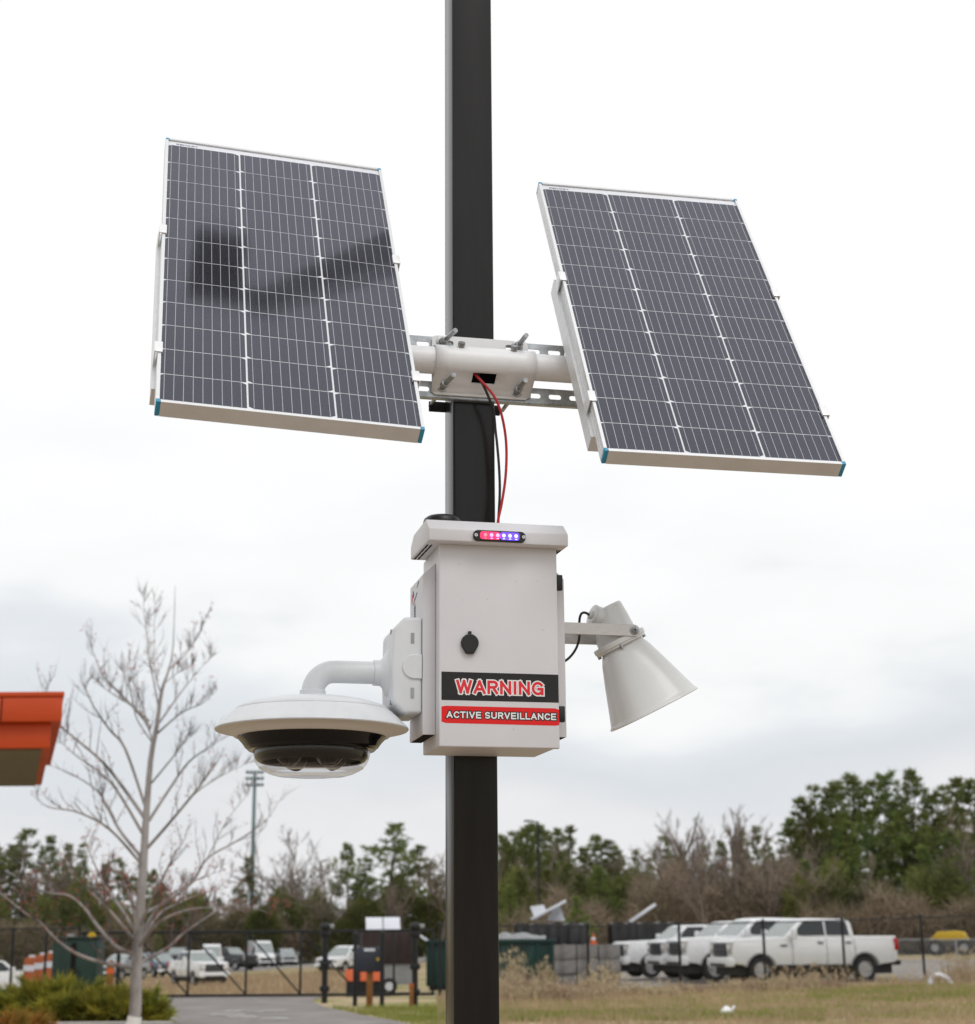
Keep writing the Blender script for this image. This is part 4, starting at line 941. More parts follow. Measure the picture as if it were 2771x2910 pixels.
# brown trailer with panels on its roof
g = ground_thing('storage_trailer', 'dark brown storage trailer with two tilted white panels on its roof', 'trailer', 1102, 66.0, R(8))
z0, z1 = at(1102, 2738, 66).z - g.location.z, at(1102, 2648, 66).z - g.location.z
MB().box(-1.05, 1.0, -.9, .9, z0, z1).build('body', 'brown_box', g, bevel=.03)
for i in range(6): MB().box(-.95 + i * .33, -.89 + i * .33, -.925, -.901, z0 + .05, z1 - .05).build('rib', 'brown_box', g)
MB().box(-1.0, .9, -.8, .8, .35, z0 - .001).build('chassis', 'grey_metal', g)
for s in (-1, 1):
    wh = MB().cyl((0, s * .78, .3), (0, s * .95, .3), .3, n=20).build('wheel', 'rubber', g, bevel=.03)
    MB().cyl((0, s * .951, .3), (0, s * .96, .3), .16, n=16).build('hub', 'white_panel', wh)
for k in range(2):
    M = Matrix.Translation((-.85 + k * .68, -.2, z1 + .02)) @ Matrix.Rotation(R(55), 4, 'X')
    MB().box(0, .64, 0, .62, 0, .04, M).build('roof_panel', 'white_panel', g, bevel=.008)
MB().tube([(1.0, -.92, z1 - .05), (1.5, -1.4, z1 - .42)], .05, 8).build('lamp_mast', 'white_panel', g)
# green container / skip
g = ground_thing('waste_container', 'long dark green steel waste container behind the pole', 'container', 1392, 62.0, R(2))
hw = (fx(1572, 62) - fx(1212, 62)) / 2; zt = at(1392, 2672, 62).z - g.location.z
MB().box(-hw, hw, -1.0, 1.0, .16, zt).build('body', 'dumpster', g, bevel=.02)
for i in range(10): MB().box(-hw + .15 + i * (2 * hw - .35) / 9, -hw + .25 + i * (2 * hw - .35) / 9, -1.07, -1.001, .2, zt - .12).build('rib', 'dumpster', g)
MB().box(-hw - .02, hw + .02, -1.09, -.95, zt - .10, zt + .02).build('top_beam', 'dumpster', g, bevel=.02)
MB().box(-hw + .1, hw - .1, -.9, .9, .02, .158).build('skid', 'black_metal', g)
lg = ground_thing('junk_load', 'grey crumpled sheet load heaped on the green container', 'load', 1440, 62.0); lg.location.z = g.location.z + zt + .02
rn = random.Random(8); m_ = MB(); nx = 16
vs = [(-1.2 + 2.6 * i / (nx - 1), -.7 + 1.4 * j / 5, (.02 if j in (0, 5) else .10 + .16 * rn.random()) * (1 - .35 * (i > 12))) for j in range(6) for i in range(nx)]
m_.add(vs, [(j * nx + i, j * nx + i + 1, (j + 1) * nx + i + 1, (j + 1) * nx + i) for j in range(5) for i in range(nx - 1)]); m_.build('sheet', 'grey_metal', lg)
m_ = MB(); m_.box(-1.75, -1.0, -.5, .4, .0, .26, Matrix.Rotation(R(4), 4, 'Y')); m_.build('board', 'white_panel', lg, bevel=.02)
# black tarpaulined heaps and the things lying on them
def tarp(px0, px1, py0, py1, Y, dep, label, seed):
    p, q = at(px0, py0, Y), at(px1, py1, Y); g = thing('tarped_stack', label, 'tarp', (p.x, Y, gz(p.x, Y)))
    rn = random.Random(seed); W = q.x - p.x; zt = p.z - g.location.z; zb = q.z - g.location.z; n = 22; m_ = MB(); rows = [(-dep * .55, zb - .05), (-dep * .52, zb + (zt - zb) * .5), (-dep * .45, zt), (dep * .4, zt), (dep * .5, zb)]
    vs = []
    for k, (yy, zz) in enumerate(rows):
        for i in range(n):
            x = W * i / (n - 1); dz = (.06 * math.sin(i * 1.3 + k) + .07 * rn.random()) if k in (1, 2, 3) else 0
            vs.append((x, yy + (.10 * math.sin(i * 2.1 + seed) if k < 2 else 0), zz - abs(dz)))
    m_.add(vs, [(j * n + i, j * n + i + 1, (j + 1) * n + i + 1, (j + 1) * n + i) for j in range(4) for i in range(n - 1)])
    m_.build('cover', 'tarp', g, smooth=50)
    MB().box(.08, W - .08, -dep * .40, dep * .35, 0, zb + .1).build('stack', 'brown_box', g)
    for i in range(4): MB().tube([(W * (.1 + .26 * i), -dep * .56, zb), (W * (.12 + .26 * i), -dep * .47, zt)], .012, 6).build('rope', 'black_metal', g)
    return g, zt
tarp(1462, 1668, 2622, 2682, 66.0, 2.4, 'black tarpaulin stretched over a stack behind the green container', 2)
tarp(1732, 1918, 2620, 2690, 80.0, 2.6, 'black tarpaulin covered stack behind the noses of the white pickups', 5)
p = at(1508, 2618, 66.0)
g = thing('sheet_metal', 'pale bent metal sheets lying on the tarpaulin behind the container', 'scrap metal', p)
M = Matrix.Rotation(R(-27), 4, 'Y'); MB().box(.05, 1.55, -.5, .3, 0, .10, M).build('long_sheet', 'white_panel', g, bevel=.01)
MB().prism([(-.02, .55), (.5, .62), (.62, .36), (.2, .0)], -.2, -.1, 'y').build('torn_sheet', 'white_panel', g)
MB().prism([(.62, .02), (1.35, .0), (1.15, .62), (.85, .40)], .35, .42, 'y').build('side_sheet', 'white_panel', g)
p = at(1790, 2620, 80.0); g = thing('metal_beam', 'pale metal beam sticking up at a slant from the tarpaulin', 'beam', p)
M = Matrix.Rotation(R(-33), 4, 'Y'); MB().box(0, 1.45, -.09, .09, -.07, .07, M).build('beam', 'white_panel', g, bevel=.01)
MB().box(1.451, 1.47, -.11, .11, -.09, .09, M).build('end_plate', 'white_panel', g)
# stacked concrete blocks
cbk = []
zc = at(1660, 2684, 59.0).z
for r_ in range(3):
    for c_ in range(3):
        x = fx(1572, 59) + .02 + c_ * .76; zz = gz(x, 59) + r_ * (zc - gz(x, 59)) / 3
        g = thing('concrete_block', 'rough grey concrete block stacked between container and white pickups', 'concrete block', (x + .37, 59 + random.Random(r_ * 7 + c_).uniform(-.06, .06), zz), 0, 'stacked concrete blocks')
        hh = (zc - gz(x, 59)) / 3 - .012
        MB().box(-.365, .365, -.38, .38, 0, hh).build('block', 'block_grey', g, bevel=.025)
        MB().tube([(-.08, 0, hh - .02), (-.06, 0, hh + .004), (.06, 0, hh + .004), (.08, 0, hh - .02)], .008, 6).build('lifting_eye', 'grey_metal', g)
g = thing('traffic_cone', 'small orange traffic cone standing on the concrete blocks', 'traffic cone', (fx(1686, 59.0), 59.0, zc + .004))
hh = at(1686, 2654, 59).z - zc
MB().box(-.14, .14, -.14, .14, 0, .03).build('base', 'orange_plastic', g, bevel=.008)
MB().lathe([(.105, .03), (.028, hh), (.001, hh)], 20).build('cone', 'orange_plastic', g, smooth=40)
MB().lathe([(.082, hh * .42), (.060, hh * .66)], 20).build('white_band', 'white_panel', g)
# yellow machine hood at the right
g = ground_thing('yard_loader', 'small loader with a yellow roof beyond the silver fence', 'loader', 2700, 92.0, R(160)); L0 = g.location.z
zt = at(2700, 2645, 92).z - L0; zr = at(2700, 2672, 92).z - L0
MB().prism([(-1.0, zr), (-.75, zt - .06), (-.3, zt), (.6, zt - .04), (1.0, zr + .05), (.95, zr - .05)], -.7, .7, 'y').build('roof', 'yellow_paint', g, bevel=.05)
MB().box(-.9, .9, -.65, .65, .5, 1.05).build('body', 'grille_grey', g, bevel=.06)
for sx in (-.8, .8):
    for sy in (-.62, .62): MB().box(sx - .05, sx + .05, sy - .05, sy + .05, 1.05, zr).build('roof_pillar', 'black_metal', g)
for sx in (-.75, .75):
    for sy in (-.75, .75):
        wh = MB().cyl((sx, sy - .14, .42), (sx, sy + .14, .42), .42, n=22).build('wheel', 'rubber', g, bevel=.04)
        MB().cyl((sx, sy + (.145 if sy > 0 else -.145), .42), (sx, sy + (.15 if sy > 0 else -.15), .42), .2, n=16).build('hub', 'grey_metal', wh)
MB().box(-.3, .3, -.4, .4, 1.051, 1.35).build('seat', 'black_plastic', g, bevel=.05)
g = ground_thing('tyre_ring', 'half buried white painted tyre by the fence post', 'tyre', 2664, 52.0); g.rotation_euler = (R(72), 0, R(20)); g.location.z -= .12
MB().lathe([(.34, -.09), (.42, -.11), (.48, -.06), (.48, .06), (.42, .11), (.34, .09), (.30, 0), (.34, -.09)], 32).build('tyre', 'white_panel', g, smooth=50)
g = ground_thing('litter_bag', 'crumpled white plastic bag lying in the dry grass', 'litter', 2060, 35.5)
rn = random.Random(3); b = MB().lathe([(.001, .22), (.05, .20), (.10, .14), (.12, .07), (.09, .0), (.001, .0)], 12)
b.v = [(x * rn.uniform(.8, 1.7), y * rn.uniform(.8, 1.6), z * rn.uniform(.55, .9)) for x, y, z in b.v]; b.build('bag', 'print_white', g, smooth=50)
MB().cyl((.08, 0, .12), (.15, 0, .17), .02, .045, n=10).build('knot', 'print_white', g)
# stadium light and thin light pole
g = ground_thing('stadium_light', 'tall distant stadium light mast with a bank of floodlights', 'light mast', 712, 200.0); zt = at(715, 2200, 200).z - g.location.z
MB().cyl((0, 0, 0), (0, 0, zt), .33, .20, n=14).build('mast', 'teal_steel', g, smooth=40)
for r_ in range(3):
    MB().box(-1.0, 1.0, -.06, .06, zt - 1.4 + r_ * .75 - .05, zt - 1.4 + r_ * .75 + .05).build('crossbar', 'teal_steel', g)
    for c_ in range(5):
        x = -.88 + c_ * .44; z = zt - 1.4 + r_ * .75 + .10
        MB().cyl((x, -.08, z + .2), (x + .02 * c_, -.35, z - .02), .12, .2, n=12).build('floodlight', 'teal_steel', g)
g = ground_thing('street_lamp', 'thin dark street lamp standing before the pines behind the container', 'street lamp', 1533, 120.0); zt = at(1533, 2334, 120).z - g.location.z
MB().cyl((0, 0, 0), (0, 0, zt), .10, .07, n=10).build('shaft', 'black_metal', g)
MB().tube([(0, 0, zt - .1), (-.35, 0, zt + .02), (-.5, 0, zt + .02)], .05, 6).build('arm', 'black_metal', g)
MB().box(-1.0, -.45, -.15, .15, zt - .03, zt + .09).build('lamp_head', 'black_metal', g, bevel=.03)

# ------------------------------------------------------------------ planting
def needle_mesh(name, P, D, L, W, rng):
    """many small pointed leaves: P roots, D directions, L lengths, W widths"""
    n = len(P); side = np.cross(D, rng.normal(size=(n, 3))); side /= np.linalg.norm(side, axis=1)[:, None] + 1e-9
    a = P - side * W[:, None] / 2; b = P + side * W[:, None] / 2; c = P + D * L[:, None]
    V = np.stack([a, b, c], 1).reshape(-1, 3)
    me = bpy.data.meshes.new(name); me.vertices.add(3 * n); me.vertices.foreach_set('co', V.ravel())
    me.loops.add(3 * n); me.loops.foreach_set('vertex_index', np.arange(3 * n, dtype=np.int32))
    me.polygons.add(n); me.polygons.foreach_set('loop_start', np.arange(0, 3 * n, 3, dtype=np.int32))
    me.polygons.foreach_set('loop_total', np.full(n, 3, dtype=np.int32)); me.update(calc_edges=True); me.validate(); return me
def unit(v): return v / (np.linalg.norm(v, axis=1)[:, None] + 1e-9)
def pine_parts(seed, H, spread, base, lean=.0, dens=1.0):
    rg = np.random.default_rng(seed); trunk = MB(); pts = []; k = 9
    for i in range(k + 1): pts.append((lean * H * (i / k) ** 2 + .12 * math.sin(i * 1.1 + seed), .12 * math.cos(i * 1.7 + seed), H * .97 * i / k))
    trunk.tube(pts, [max(.03, .24 * (1 - i / k) ** .8 * H / 14) for i in range(k + 1)], 8)
    P, D, L = [], [], []; z = base * H
    while z < H * .985:
        t = (z / H - base) / (1 - base); f = (.55 + .45 * math.sin(math.pi * min(1, t * 1.35 + .15))) * (1 - t) ** .55
        nb = rg.integers(3, 6); a0 = rg.uniform(0, 6.28)
        for b in range(nb):
            if rg.random() < .30: continue
            a = a0 + 6.283 * b / nb + rg.uniform(-.4, .4); ln = max(.35, spread * f * rg.uniform(.4, 1.3)); up = rg.uniform(-.05, .28) + .35 * t
            i = min(k, int(z / H * k)); o = np.array([lean * H * (z / H) ** 2, 0, z]); d = np.array([math.cos(a), math.sin(a), up])
            e = o + d * ln + np.array([0, 0, .10 * ln * ln / max(1, spread)])
            trunk.tube([o, o + d * ln * .5, e], [.055 * ln / spread + .012, .035, .012], 4)
            m = int((4 + 5.2 * ln) * dens)
            for q in range(m):
                s = rg.uniform(.30, 1.04) ** .55; c = o + (e - o) * s + rg.normal(size=3) * np.array([.32, .32, .22]) * (ln * .35 + .35) * (.5 + .5 * s)
                nn = 13; dd = unit(rg.normal(size=(nn, 3)) * .75 + d * .7 + np.array([0, 0, .45]))
                P.append(np.repeat(c[None], nn, 0) + rg.normal(size=(nn, 3)) * .07); D.append(dd); L.append(rg.uniform(.20, .52, nn))
        z += rg.uniform(.30, .78) * (H / 14) * (1.15 - .4 * t)
    P, D, L = np.concatenate(P), np.concatenate(D), np.concatenate(L)
    return trunk.mesh('trunk'), needle_mesh('crown', P, D, L, L * rg.uniform(.12, .26, len(L)), rg)
def bare_parts(seed, H, spread, twigs=1.0, fan=.8):
    rg = np.random.default_rng(seed); tr = MB(); P, D, L = [], [], []
    def grow(p, d, ln, r, lev):
        k = 3; pts = [p]; q = p.copy(); dd = d.copy()
        for i in range(k):
            dd = dd + rg.normal(size=3) * .10 + np.array([0, 0, .06]); dd /= np.linalg.norm(dd); q = q + dd * ln / k; pts.append(q.copy())
        tr.tube(pts, [r, r * .85, r * .7, r * .5], 6 if lev < 2 else 3)
        if lev >= 3:
            n = int(7 * twigs); s = rg.uniform(.1, 1, n); base_ = p + (q - p) * s[:, None]
            P.append(base_); D.append(unit(dd + rg.normal(size=(n, 3)) * .55 + np.array([0, 0, .25]))); L.append(rg.uniform(.3, .95, n) * ln * .8); return
        nb = (7, 4, 4)[lev]
        for b in range(nb):
            s = rg.uniform(.30 if lev == 0 else .2, 1.0); o = p + (q - p) * s
            side = rg.normal(size=3); side -= dd * side.dot(dd); side /= np.linalg.norm(side)
            nd = dd * (1 - .35 * fan) + side * fan * rg.uniform(.5, 1.0); nd[2] += .25; nd /= np.linalg.norm(nd)
            grow(o, nd, ln * rg.uniform(.42, .66) * (spread if lev == 0 else 1), r * .5, lev + 1)
    grow(np.zeros(3), np.array([0.02, 0, 1.0]), H * .66, .018 * H, 0)
    P, D, L = np.concatenate(P), np.concatenate(D), np.concatenate(L)
    return tr.mesh('trunk'), needle_mesh('crown', P, D, L, np.full(len(L), .045), rg)
PINES = [pine_parts(11, 14, 4.2, .22), pine_parts(23, 14, 3.3, .30), pine_parts(37, 14, 4.8, .38, .01), pine_parts(41, 14, 3.8, .10), pine_parts(59, 14, 2.9, .45)]
BARE = [bare_parts(5, 11, .9), bare_parts(9, 11, 1.1, 1.2), bare_parts(13, 9, 1.2, 1.5, 1.0), bare_parts(21, 12, .7, 1.0, .6)]
OWN = {(2543, 2190): 'tallest pine of the stand above the white pickup', (2752, 2213): 'sparse pine with gaps at the loader end of the stand',
       (1992, 2312): 'slim leafless tree whose twigs stand above the brown wood beside its taller twin', (2080, 2300): 'tallest slim leafless tree standing out above the brown wood',
       (1511, 2346): 'pine directly behind the thin street lamp', (1640, 2545): 'low bright green pine just behind the tarpaulin stack', (55, 2357): 'tallest pine beyond the car park, above the orange drums'}
def tree(kind, idx, px, toppy, Y, label, group, widen=1.0, rz=None):
    if (px, toppy) in OWN: label, group = OWN[(px, toppy)], None
    p = gp(px, Y); tz = at(px, toppy, Y).z; parts, H0 = (PINES, 14.0) if kind == 'pine' else (BARE, (10.4, 10.4, 8.6, 11.2)[idx])
    s = (tz - p.z) / H0
    t = thing('pine_tree' if kind == 'pine' else 'bare_tree', label, 'tree', p, rz if rz is not None else (px * 1.7) % 6.28, group)
    t.scale = (s * widen, s * widen, s)
    o1 = link('trunk', parts[idx][0], 'pine_bark' if kind == 'pine' else 'bare_twig', t); o2 = link('crown', parts[idx][1], 'pine_needle' if kind == 'pine' else 'bare_twig', t)
    return t
RG = random.Random(77)
lab_r, grp_r = 'tall dense pine in the stand above the tail of the white pickup', 'pines above the white pickup'
for i, (px, py, Y, w_) in enumerate(((2262, 2330, 128, 1.15), (2300, 2262, 124, 1.1), (2337, 2231, 126, 1.0), (2380, 2229, 130, 1.0), (2448, 2208, 124, 1.1), (2500, 2220, 128, 1.0), (2543, 2190, 122, 1.15), (2585, 2260, 132, 1.0), (2622, 2196, 121, 1.0), (2672, 2246, 125, 1.1), (2752, 2213, 140, 1.0), (2420, 2330, 116, 1.2), (2640, 2400, 112, 1.25), (2300, 2440, 114, 1.25), (2520, 2470, 110, 1.3), (2720, 2360, 118, 1.2), (2712, 2230, 132, 1.0), (2790, 2222, 130, 1.1), (2830, 2260, 126, 1.1), (2400, 2222, 134, 1.0))):
    tree('pine', (0, 3, 1, 3, 0, 2, 3, 1, 0, 3, 4, 3, 3, 3, 3, 0, 1, 0, 3, 4)[i], px, py, Y, lab_r, grp_r, w_ * 1.1)
lab_m, grp_m = 'green pine in the wood behind the container and the tarpaulins', 'pines behind the container'
for i, (px, py, Y, w_) in enumerate(((1440, 2400, 150, 1.0), (1478, 2372, 156, 1.0), (1511, 2346, 150, 1.1), (1560, 2362, 160, 1.0), (1625, 2349, 158, 1.0), (1665, 2405, 145, 1.1), (1701, 2377, 152, 1.2), (1757, 2400, 150, 1.2), (1813, 2416, 170, .8), (1850, 2440, 172, .9), (1900, 2376, 166, .9), (1945, 2420, 165, .9), (1650, 2480, 120, 1.3), (1432, 2378, 142, 1.1), (1462, 2362, 140, 1.1), (1492, 2352, 144, 1.1), (1538, 2350, 148, 1.1), (1590, 2356, 150, 1.0), (1735, 2388, 148, 1.0), (1480, 2470, 118, 1.2), (1555, 2475, 122, 1.2), (1615, 2450, 126, 1.2), (1705, 2465, 123, 1.2), (1765, 2490, 127, 1.1), (1640, 2545, 106, 1.4), (1450, 2520, 112, 1.2), (2123, 2364, 170, .9), (2162, 2350, 172, .9), (2060, 2395, 165, 1.0), (2195, 2380, 168, .9), (2010, 2405, 160, .9))):
    tree('pine', (0, 1, 0, 2, 4, 3, 0, 3, 4, 1, 2, 1, 3, 0, 1, 2, 0, 4, 2, 3, 0, 3, 0, 3, 3, 0, 1, 4, 0, 1, 4)[i], px, py, Y, lab_m, grp_m, w_)
lab_l, grp_l = 'dark pine in the wood beyond the car park behind the gate', 'pines beyond the car park'
for i, (px, py, Y, w_) in enumerate(((-30, 2400, 150, 1.1), (15, 2400, 152, 1.0), (55, 2357, 150, 1.1), (128, 2378, 155, .9), (182, 2400, 158, .8), (222, 2396, 160, .8), (330, 2440, 160, .9), (395, 2430, 162, .9), (430, 2475, 165, .9), (290, 2450, 160, 1.0), (560, 2560, 175, 1.1), (620, 2555, 176, 1.1), (780, 2535, 176, 1.1), (840, 2545, 178, 1.1), (900, 2540, 178, 1.1))):
    tree('pine', (0, 2, 2, 4, 4, 1, 2, 1, 0, 3, 3, 0, 3, 0, 3)[i], px, py, Y + (34 if px < 1300 else 0), lab_l, grp_l, w_)
tree('pine', 3, 700, 2432, 196, 'rounded pine standing at the foot of the stadium light mast', None, .95)
tree('pine', 2, 1112, 2340, 186, 'broad spreading pine standing highest above the brown trailer', None, 1.25)
tree('pine', 0, 985, 2402, 190, 'narrow pine standing beside the broad spreading pine', None, 1.0)
tree('pine', 2, 1192, 2403, 188, 'small tufted pine between the broad pine and the pole', None, 1.1)
tree('pine', 1, 1040, 2440, 192, 'thin pine filling the gap between the two pines above the trailer', None, 1.1)
lab_b, grp_b = 'leafless brown tree in the wood behind the white pickups', 'bare trees behind the white pickups'
for i, (px, py, Y) in enumerate(((1992, 2312, 150), (2080, 2300, 148), (1935, 2430, 128), (1975, 2450, 126), (2030, 2440, 124), (2075, 2435, 122), (2120, 2445, 121), (2165, 2440, 119), (2205, 2470, 118), (1880, 2470, 130), (1840, 2490, 132), (1790, 2500, 134), (2240, 2500, 112), (2100, 2480, 112), (2020, 2500, 114), (1950, 2520, 116), (1740, 2510, 138), (2330, 2480, 106), (2480, 2500, 104), (2760, 2330, 118), (2700, 2450, 108), (1915, 2440, 120), (2055, 2440, 117), (2140, 2445, 116), (2010, 2470, 109), (2185, 2455, 108))):
    tree('bare', (3, 3, 0, 1, 2, 1, 0, 2, 1, 2, 1, 2, 2, 1, 2, 1, 2, 2, 2, 0, 1, 0, 3, 0, 1, 0)[i], px, py, Y, lab_b, grp_b, 1.1)
lab_c, grp_c = 'leafless grey tree in the wood beyond the car park', 'bare trees beyond the car park'
for i, (px, py, Y) in enumerate(((845, 2452, 165), (880, 2475, 166), (820, 2500, 168), (1225, 2470, 150), (1245, 2500, 146), (600, 2540, 172), (500, 2540, 170), (520, 2580, 150), (930, 2520, 150), (760, 2560, 160), (1420, 2440, 140), (1560, 2480, 132), (1600, 2500, 130), (120, 2480, 150), (210, 2500, 150), (30, 2490, 148), (1150, 2520, 140))):
    tree('bare', (2, 1, 2, 1, 2, 1, 2, 1, 2, 2, 1, 2, 1, 1, 2, 2, 1)[i], px, py, Y + (34 if px < 1300 else 0), lab_c, grp_c, 1.1)
# undergrowth of the wood: one mass nobody could count
def thicket(name, label, spans, m, n, seed, wl, wid):
    rg = np.random.default_rng(seed); P = []
    for (px0, px1, top, Y0, Y1, wt) in spans:
        k = int(n * wt); Y = rg.uniform(Y0, Y1, k); px = rg.uniform(px0, px1, k); x = (px - 1385) / FPX * Y
        zt = EYE + (2658 - top) / FPX * Y; ph = np.sin(px * .021 + seed) * .18 + np.sin(px * .057) * .12 + .82
        g = np.array([gz(a, b) for a, b in zip(x, Y)]); z = g + (zt - g) * ph * rg.uniform(0, 1, k) ** .75
        P.append(np.stack([x, Y, z], 1))
    P = np.concatenate(P); n_ = len(P); D = unit(rg.normal(size=(n_, 3)) * np.array([.7, .7, .5]) + np.array([0, 0, .6]))
    L = rg.uniform(.5, 1.2, n_) * wl
    o = link(name, needle_mesh(name, P, D, L, L * rg.uniform(.5, 1.2, n_) * wid, rg), m); tag(o, label, 'undergrowth', None, 'stuff'); return o
thicket('evergreen_undergrowth', 'dark evergreen undergrowth along the foot of the far wood', [(-150, 480, 2520, 168, 190, .6), (420, 960, 2545, 186, 205, .5), (900, 1300, 2520, 182, 196, .45), (1380, 1900, 2500, 124, 145, .5), (1800, 2250, 2560, 118, 128, .2), (2200, 2900, 2490, 104, 122, .6)], 'yew', 40000, 3, .8, .28)
thicket('brown_brush', 'brown leafless brush along the foot of the far wood', [(1420, 1800, 2560, 108, 130, .22), (1780, 2300, 2490, 110, 130, .5), (2250, 2900, 2560, 100, 108, .3), (460, 1300, 2575, 184, 190, .35), (-150, 460, 2610, 166, 172, .2)], 'brush', 52000, 6, 1.3, .045)
o = ground_thing('hedge_bush', 'rounded dark bush seen over the gate by the far car park', 'bush', 745, 182.0)
rg = np.random.default_rng(31); k = 2600; u = unit(rg.normal(size=(k, 3))); P = u * np.array([1.25, 1.2, 1.75]) * (rg.uniform(.75, 1.0, k)[:, None]) + np.array([0, 0, 1.9])
P = P[P[:, 2] > .15]; D = unit(P - np.array([0, 0, 1.7]) + rg.normal(size=P.shape) * .4)
link('foliage', needle_mesh('foliage', P, D, rg.uniform(.2, .4, len(P)), rg.uniform(.08, .16, len(P)), rg), 'yew', o)
MB().cyl((0, 0, 0), (0, 0, 1.2), .12, .06, n=8).build('stem', 'pine_bark', o); o.scale = (1.5, 1.5, 1.65)
# junipers in the planting bed
def juniper(px, Y, w_, hgt, label, m='juniper', seed=1, lean=(.0, 0)):
    g = ground_thing('juniper_bush', label, 'bush', px, Y); rg = np.random.default_rng(seed); P, D, L = [], [], []; st = MB()
    for b in range(46):
        a = rg.uniform(0, 6.28); el = rg.uniform(.18, 1.1); ln = w_ * rg.uniform(.55, 1.05) * (1 if el < .7 else .8)
        d = np.array([math.cos(a) * math.cos(el), math.sin(a) * math.cos(el) * .8, math.sin(el) * hgt / w_ * 1.1]) + np.array([lean[0], lean[1], 0]) * .5
        o = np.array([rg.uniform(-.2, .2) * w_, rg.uniform(-.2, .2) * w_, .02]); e = o + d * ln
        st.tube([o, o + (e - o) * .5 + np.array([0, 0, .04]), e], [.018, .012, .004], 4)
        n = 85; s = rg.uniform(.15, 1.0, n); c = o + (e - o) * s[:, None] + np.stack([0 * s, 0 * s, .16 * s * (1 - s)], 1) + rg.normal(size=(n, 3)) * .05 * (1.25 - s)[:, None]
        P.append(c); D.append(unit(d[None] / np.linalg.norm(d) * 1.0 + rg.normal(size=(n, 3)) * .38)); L.append(rg.uniform(.10, .34, n))
    P, D, L = np.concatenate(P), np.concatenate(D), np.concatenate(L)
    link('foliage', needle_mesh('foliage', P, D, L, L * .16, rg), m, g); link('stems', st.mesh('stems'), 'pine_bark', g); return g
jl, jg = 'spreading yellow green juniper in the bed before the green cabinet', 'junipers in the planting bed'
for i, (px, Y, w_, hg) in enumerate(((150, 35.2, 1.25, 1.25), (225, 34.4, 1.0, .85), (300, 34.6, 1.0, .9), (370, 34.2, .85, .75), (410, 34.5, .55, .6), (190, 36.5, 1.05, 1.05), (330, 36.2, .95, .9))):
    juniper(px, Y, w_, hg, jl, 'juniper', 60 + i, (-.25 if i == 0 else .1, 0)).__setitem__('group', jg)
juniper(30, 38.5, .95, .75, 'dull green juniper at the canopy end of the bed', 'juniper', 71)
o = juniper(10, 26.5, .75, .55, 'rusty orange shrub in the lawn under the canopy side', 'rust_shrub', 80); o.name = 'rusty_shrub'
o = juniper(70, 28.5, .6, .45, 'low orange tinged shrub next to the rusty one', 'rust_shrub', 81); o.name = 'rusty_shrub.001'
# grass
def blades(name, label, spans, m, n, seed, hmin, hmax, wd):
    rg = np.random.default_rng(seed); P = []
    for (px0, px1, Y0, Y1, wt) in spans:
        k = int(n * wt); Y = rg.uniform(Y0, Y1, k); px = rg.uniform(px0, px1, k); x = (px - 1385) / FPX * Y
        cl = np.sin(x * 1.9 + seed) * np.sin(Y * 1.3 + seed * 2) + .6 * np.sin(x * 4.7 + Y * 2.2)
        keep = rg.uniform(-1.4, 1.2, k) < cl
        ed0 = np.array([lerp_tab(TL, b) for b in Y]); ed1 = np.array([lerp_tab(TR, b) for b in Y]); keep &= ~((x > ed0 - .1) & (x < ed1 + .05) & (Y < 54)); x, Y = x[keep], Y[keep]
        P.append(np.stack([x, Y, np.array([gz(a, b) for a, b in zip(x, Y)])], 1))
    P = np.concatenate(P); k = len(P); D = unit(rg.normal(size=(k, 3)) * .35 + np.array([0, 0, 1.0]))
    L = rg.uniform(hmin, hmax, k)
    o = link(name, needle_mesh(name, P, D, L, np.full(k, wd), rg), m); tag(o, label, 'grass', None, 'stuff'); return o
blades('dry_grass', 'dry straw coloured grass over the bank and the far field', [(1240, 2900, 29, 54, 1.0), (1240, 1800, 44, 52, .25)], 'dry_blade', 52000, 5, .05, .24, .018)
blades('green_grass', 'fresh green grass growing through the bank', [(1240, 2900, 34, 50, .65), (880, 1280, 30.5, 41, .35), (0, 520, 30, 32.3, .25), (1240, 2300, 33, 37, .4), (2250, 2900, 42, 52, .45)], 'green_blade', 46000, 8, .05, .15, .022)
blades('field_grass', 'long tan grass in the field before the far cars', [(-200, 1100, 62, 125, 1.0)], 'dry_blade', 26000, 12, .15, .5, .06)
def reeds(px, Y, n, hgt, seed, wd=.25):
    g = ground_thing('dry_weed', 'tall dry straw weed clump by the fence on the bank', 'weed', px, Y, 0, 'dry weeds along the fence'); rg = np.random.default_rng(seed)
    P = np.stack([rg.normal(size=n) * wd, rg.normal(size=n) * wd * .6, np.zeros(n)], 1); D = unit(rg.normal(size=(n, 3)) * .13 + np.array([0, 0, 1.])); L = rg.uniform(.35, 1, n) * hgt
    s = link('stalks', needle_mesh('stalks', P, D, L, np.full(n, .022), rg), 'reed', g); s['kind'] = 'stuff'
    T = P + D * (L * rg.uniform(.5, .95, n))[:, None]; T = np.repeat(T, 6, 0); T = T + rg.normal(size=T.shape) * .03
    link('seed_heads', needle_mesh('seed_heads', T, unit(rg.normal(size=T.shape) * .6 + np.array([0, 0, 1])), np.full(len(T), .12), np.full(len(T), .025), rg), 'reed', g)['kind'] = 'stuff'
rn = random.Random(12)
for i in range(34):
    px = rn.uniform(1425, 2771); Y = 46 + (px - 1425) / 1346 * 9 + rn.uniform(-2.5, 1.0)
    reeds(px, Y, 45, rn.uniform(.4, .85) * (1 if px < 1750 else .6), 200 + i)
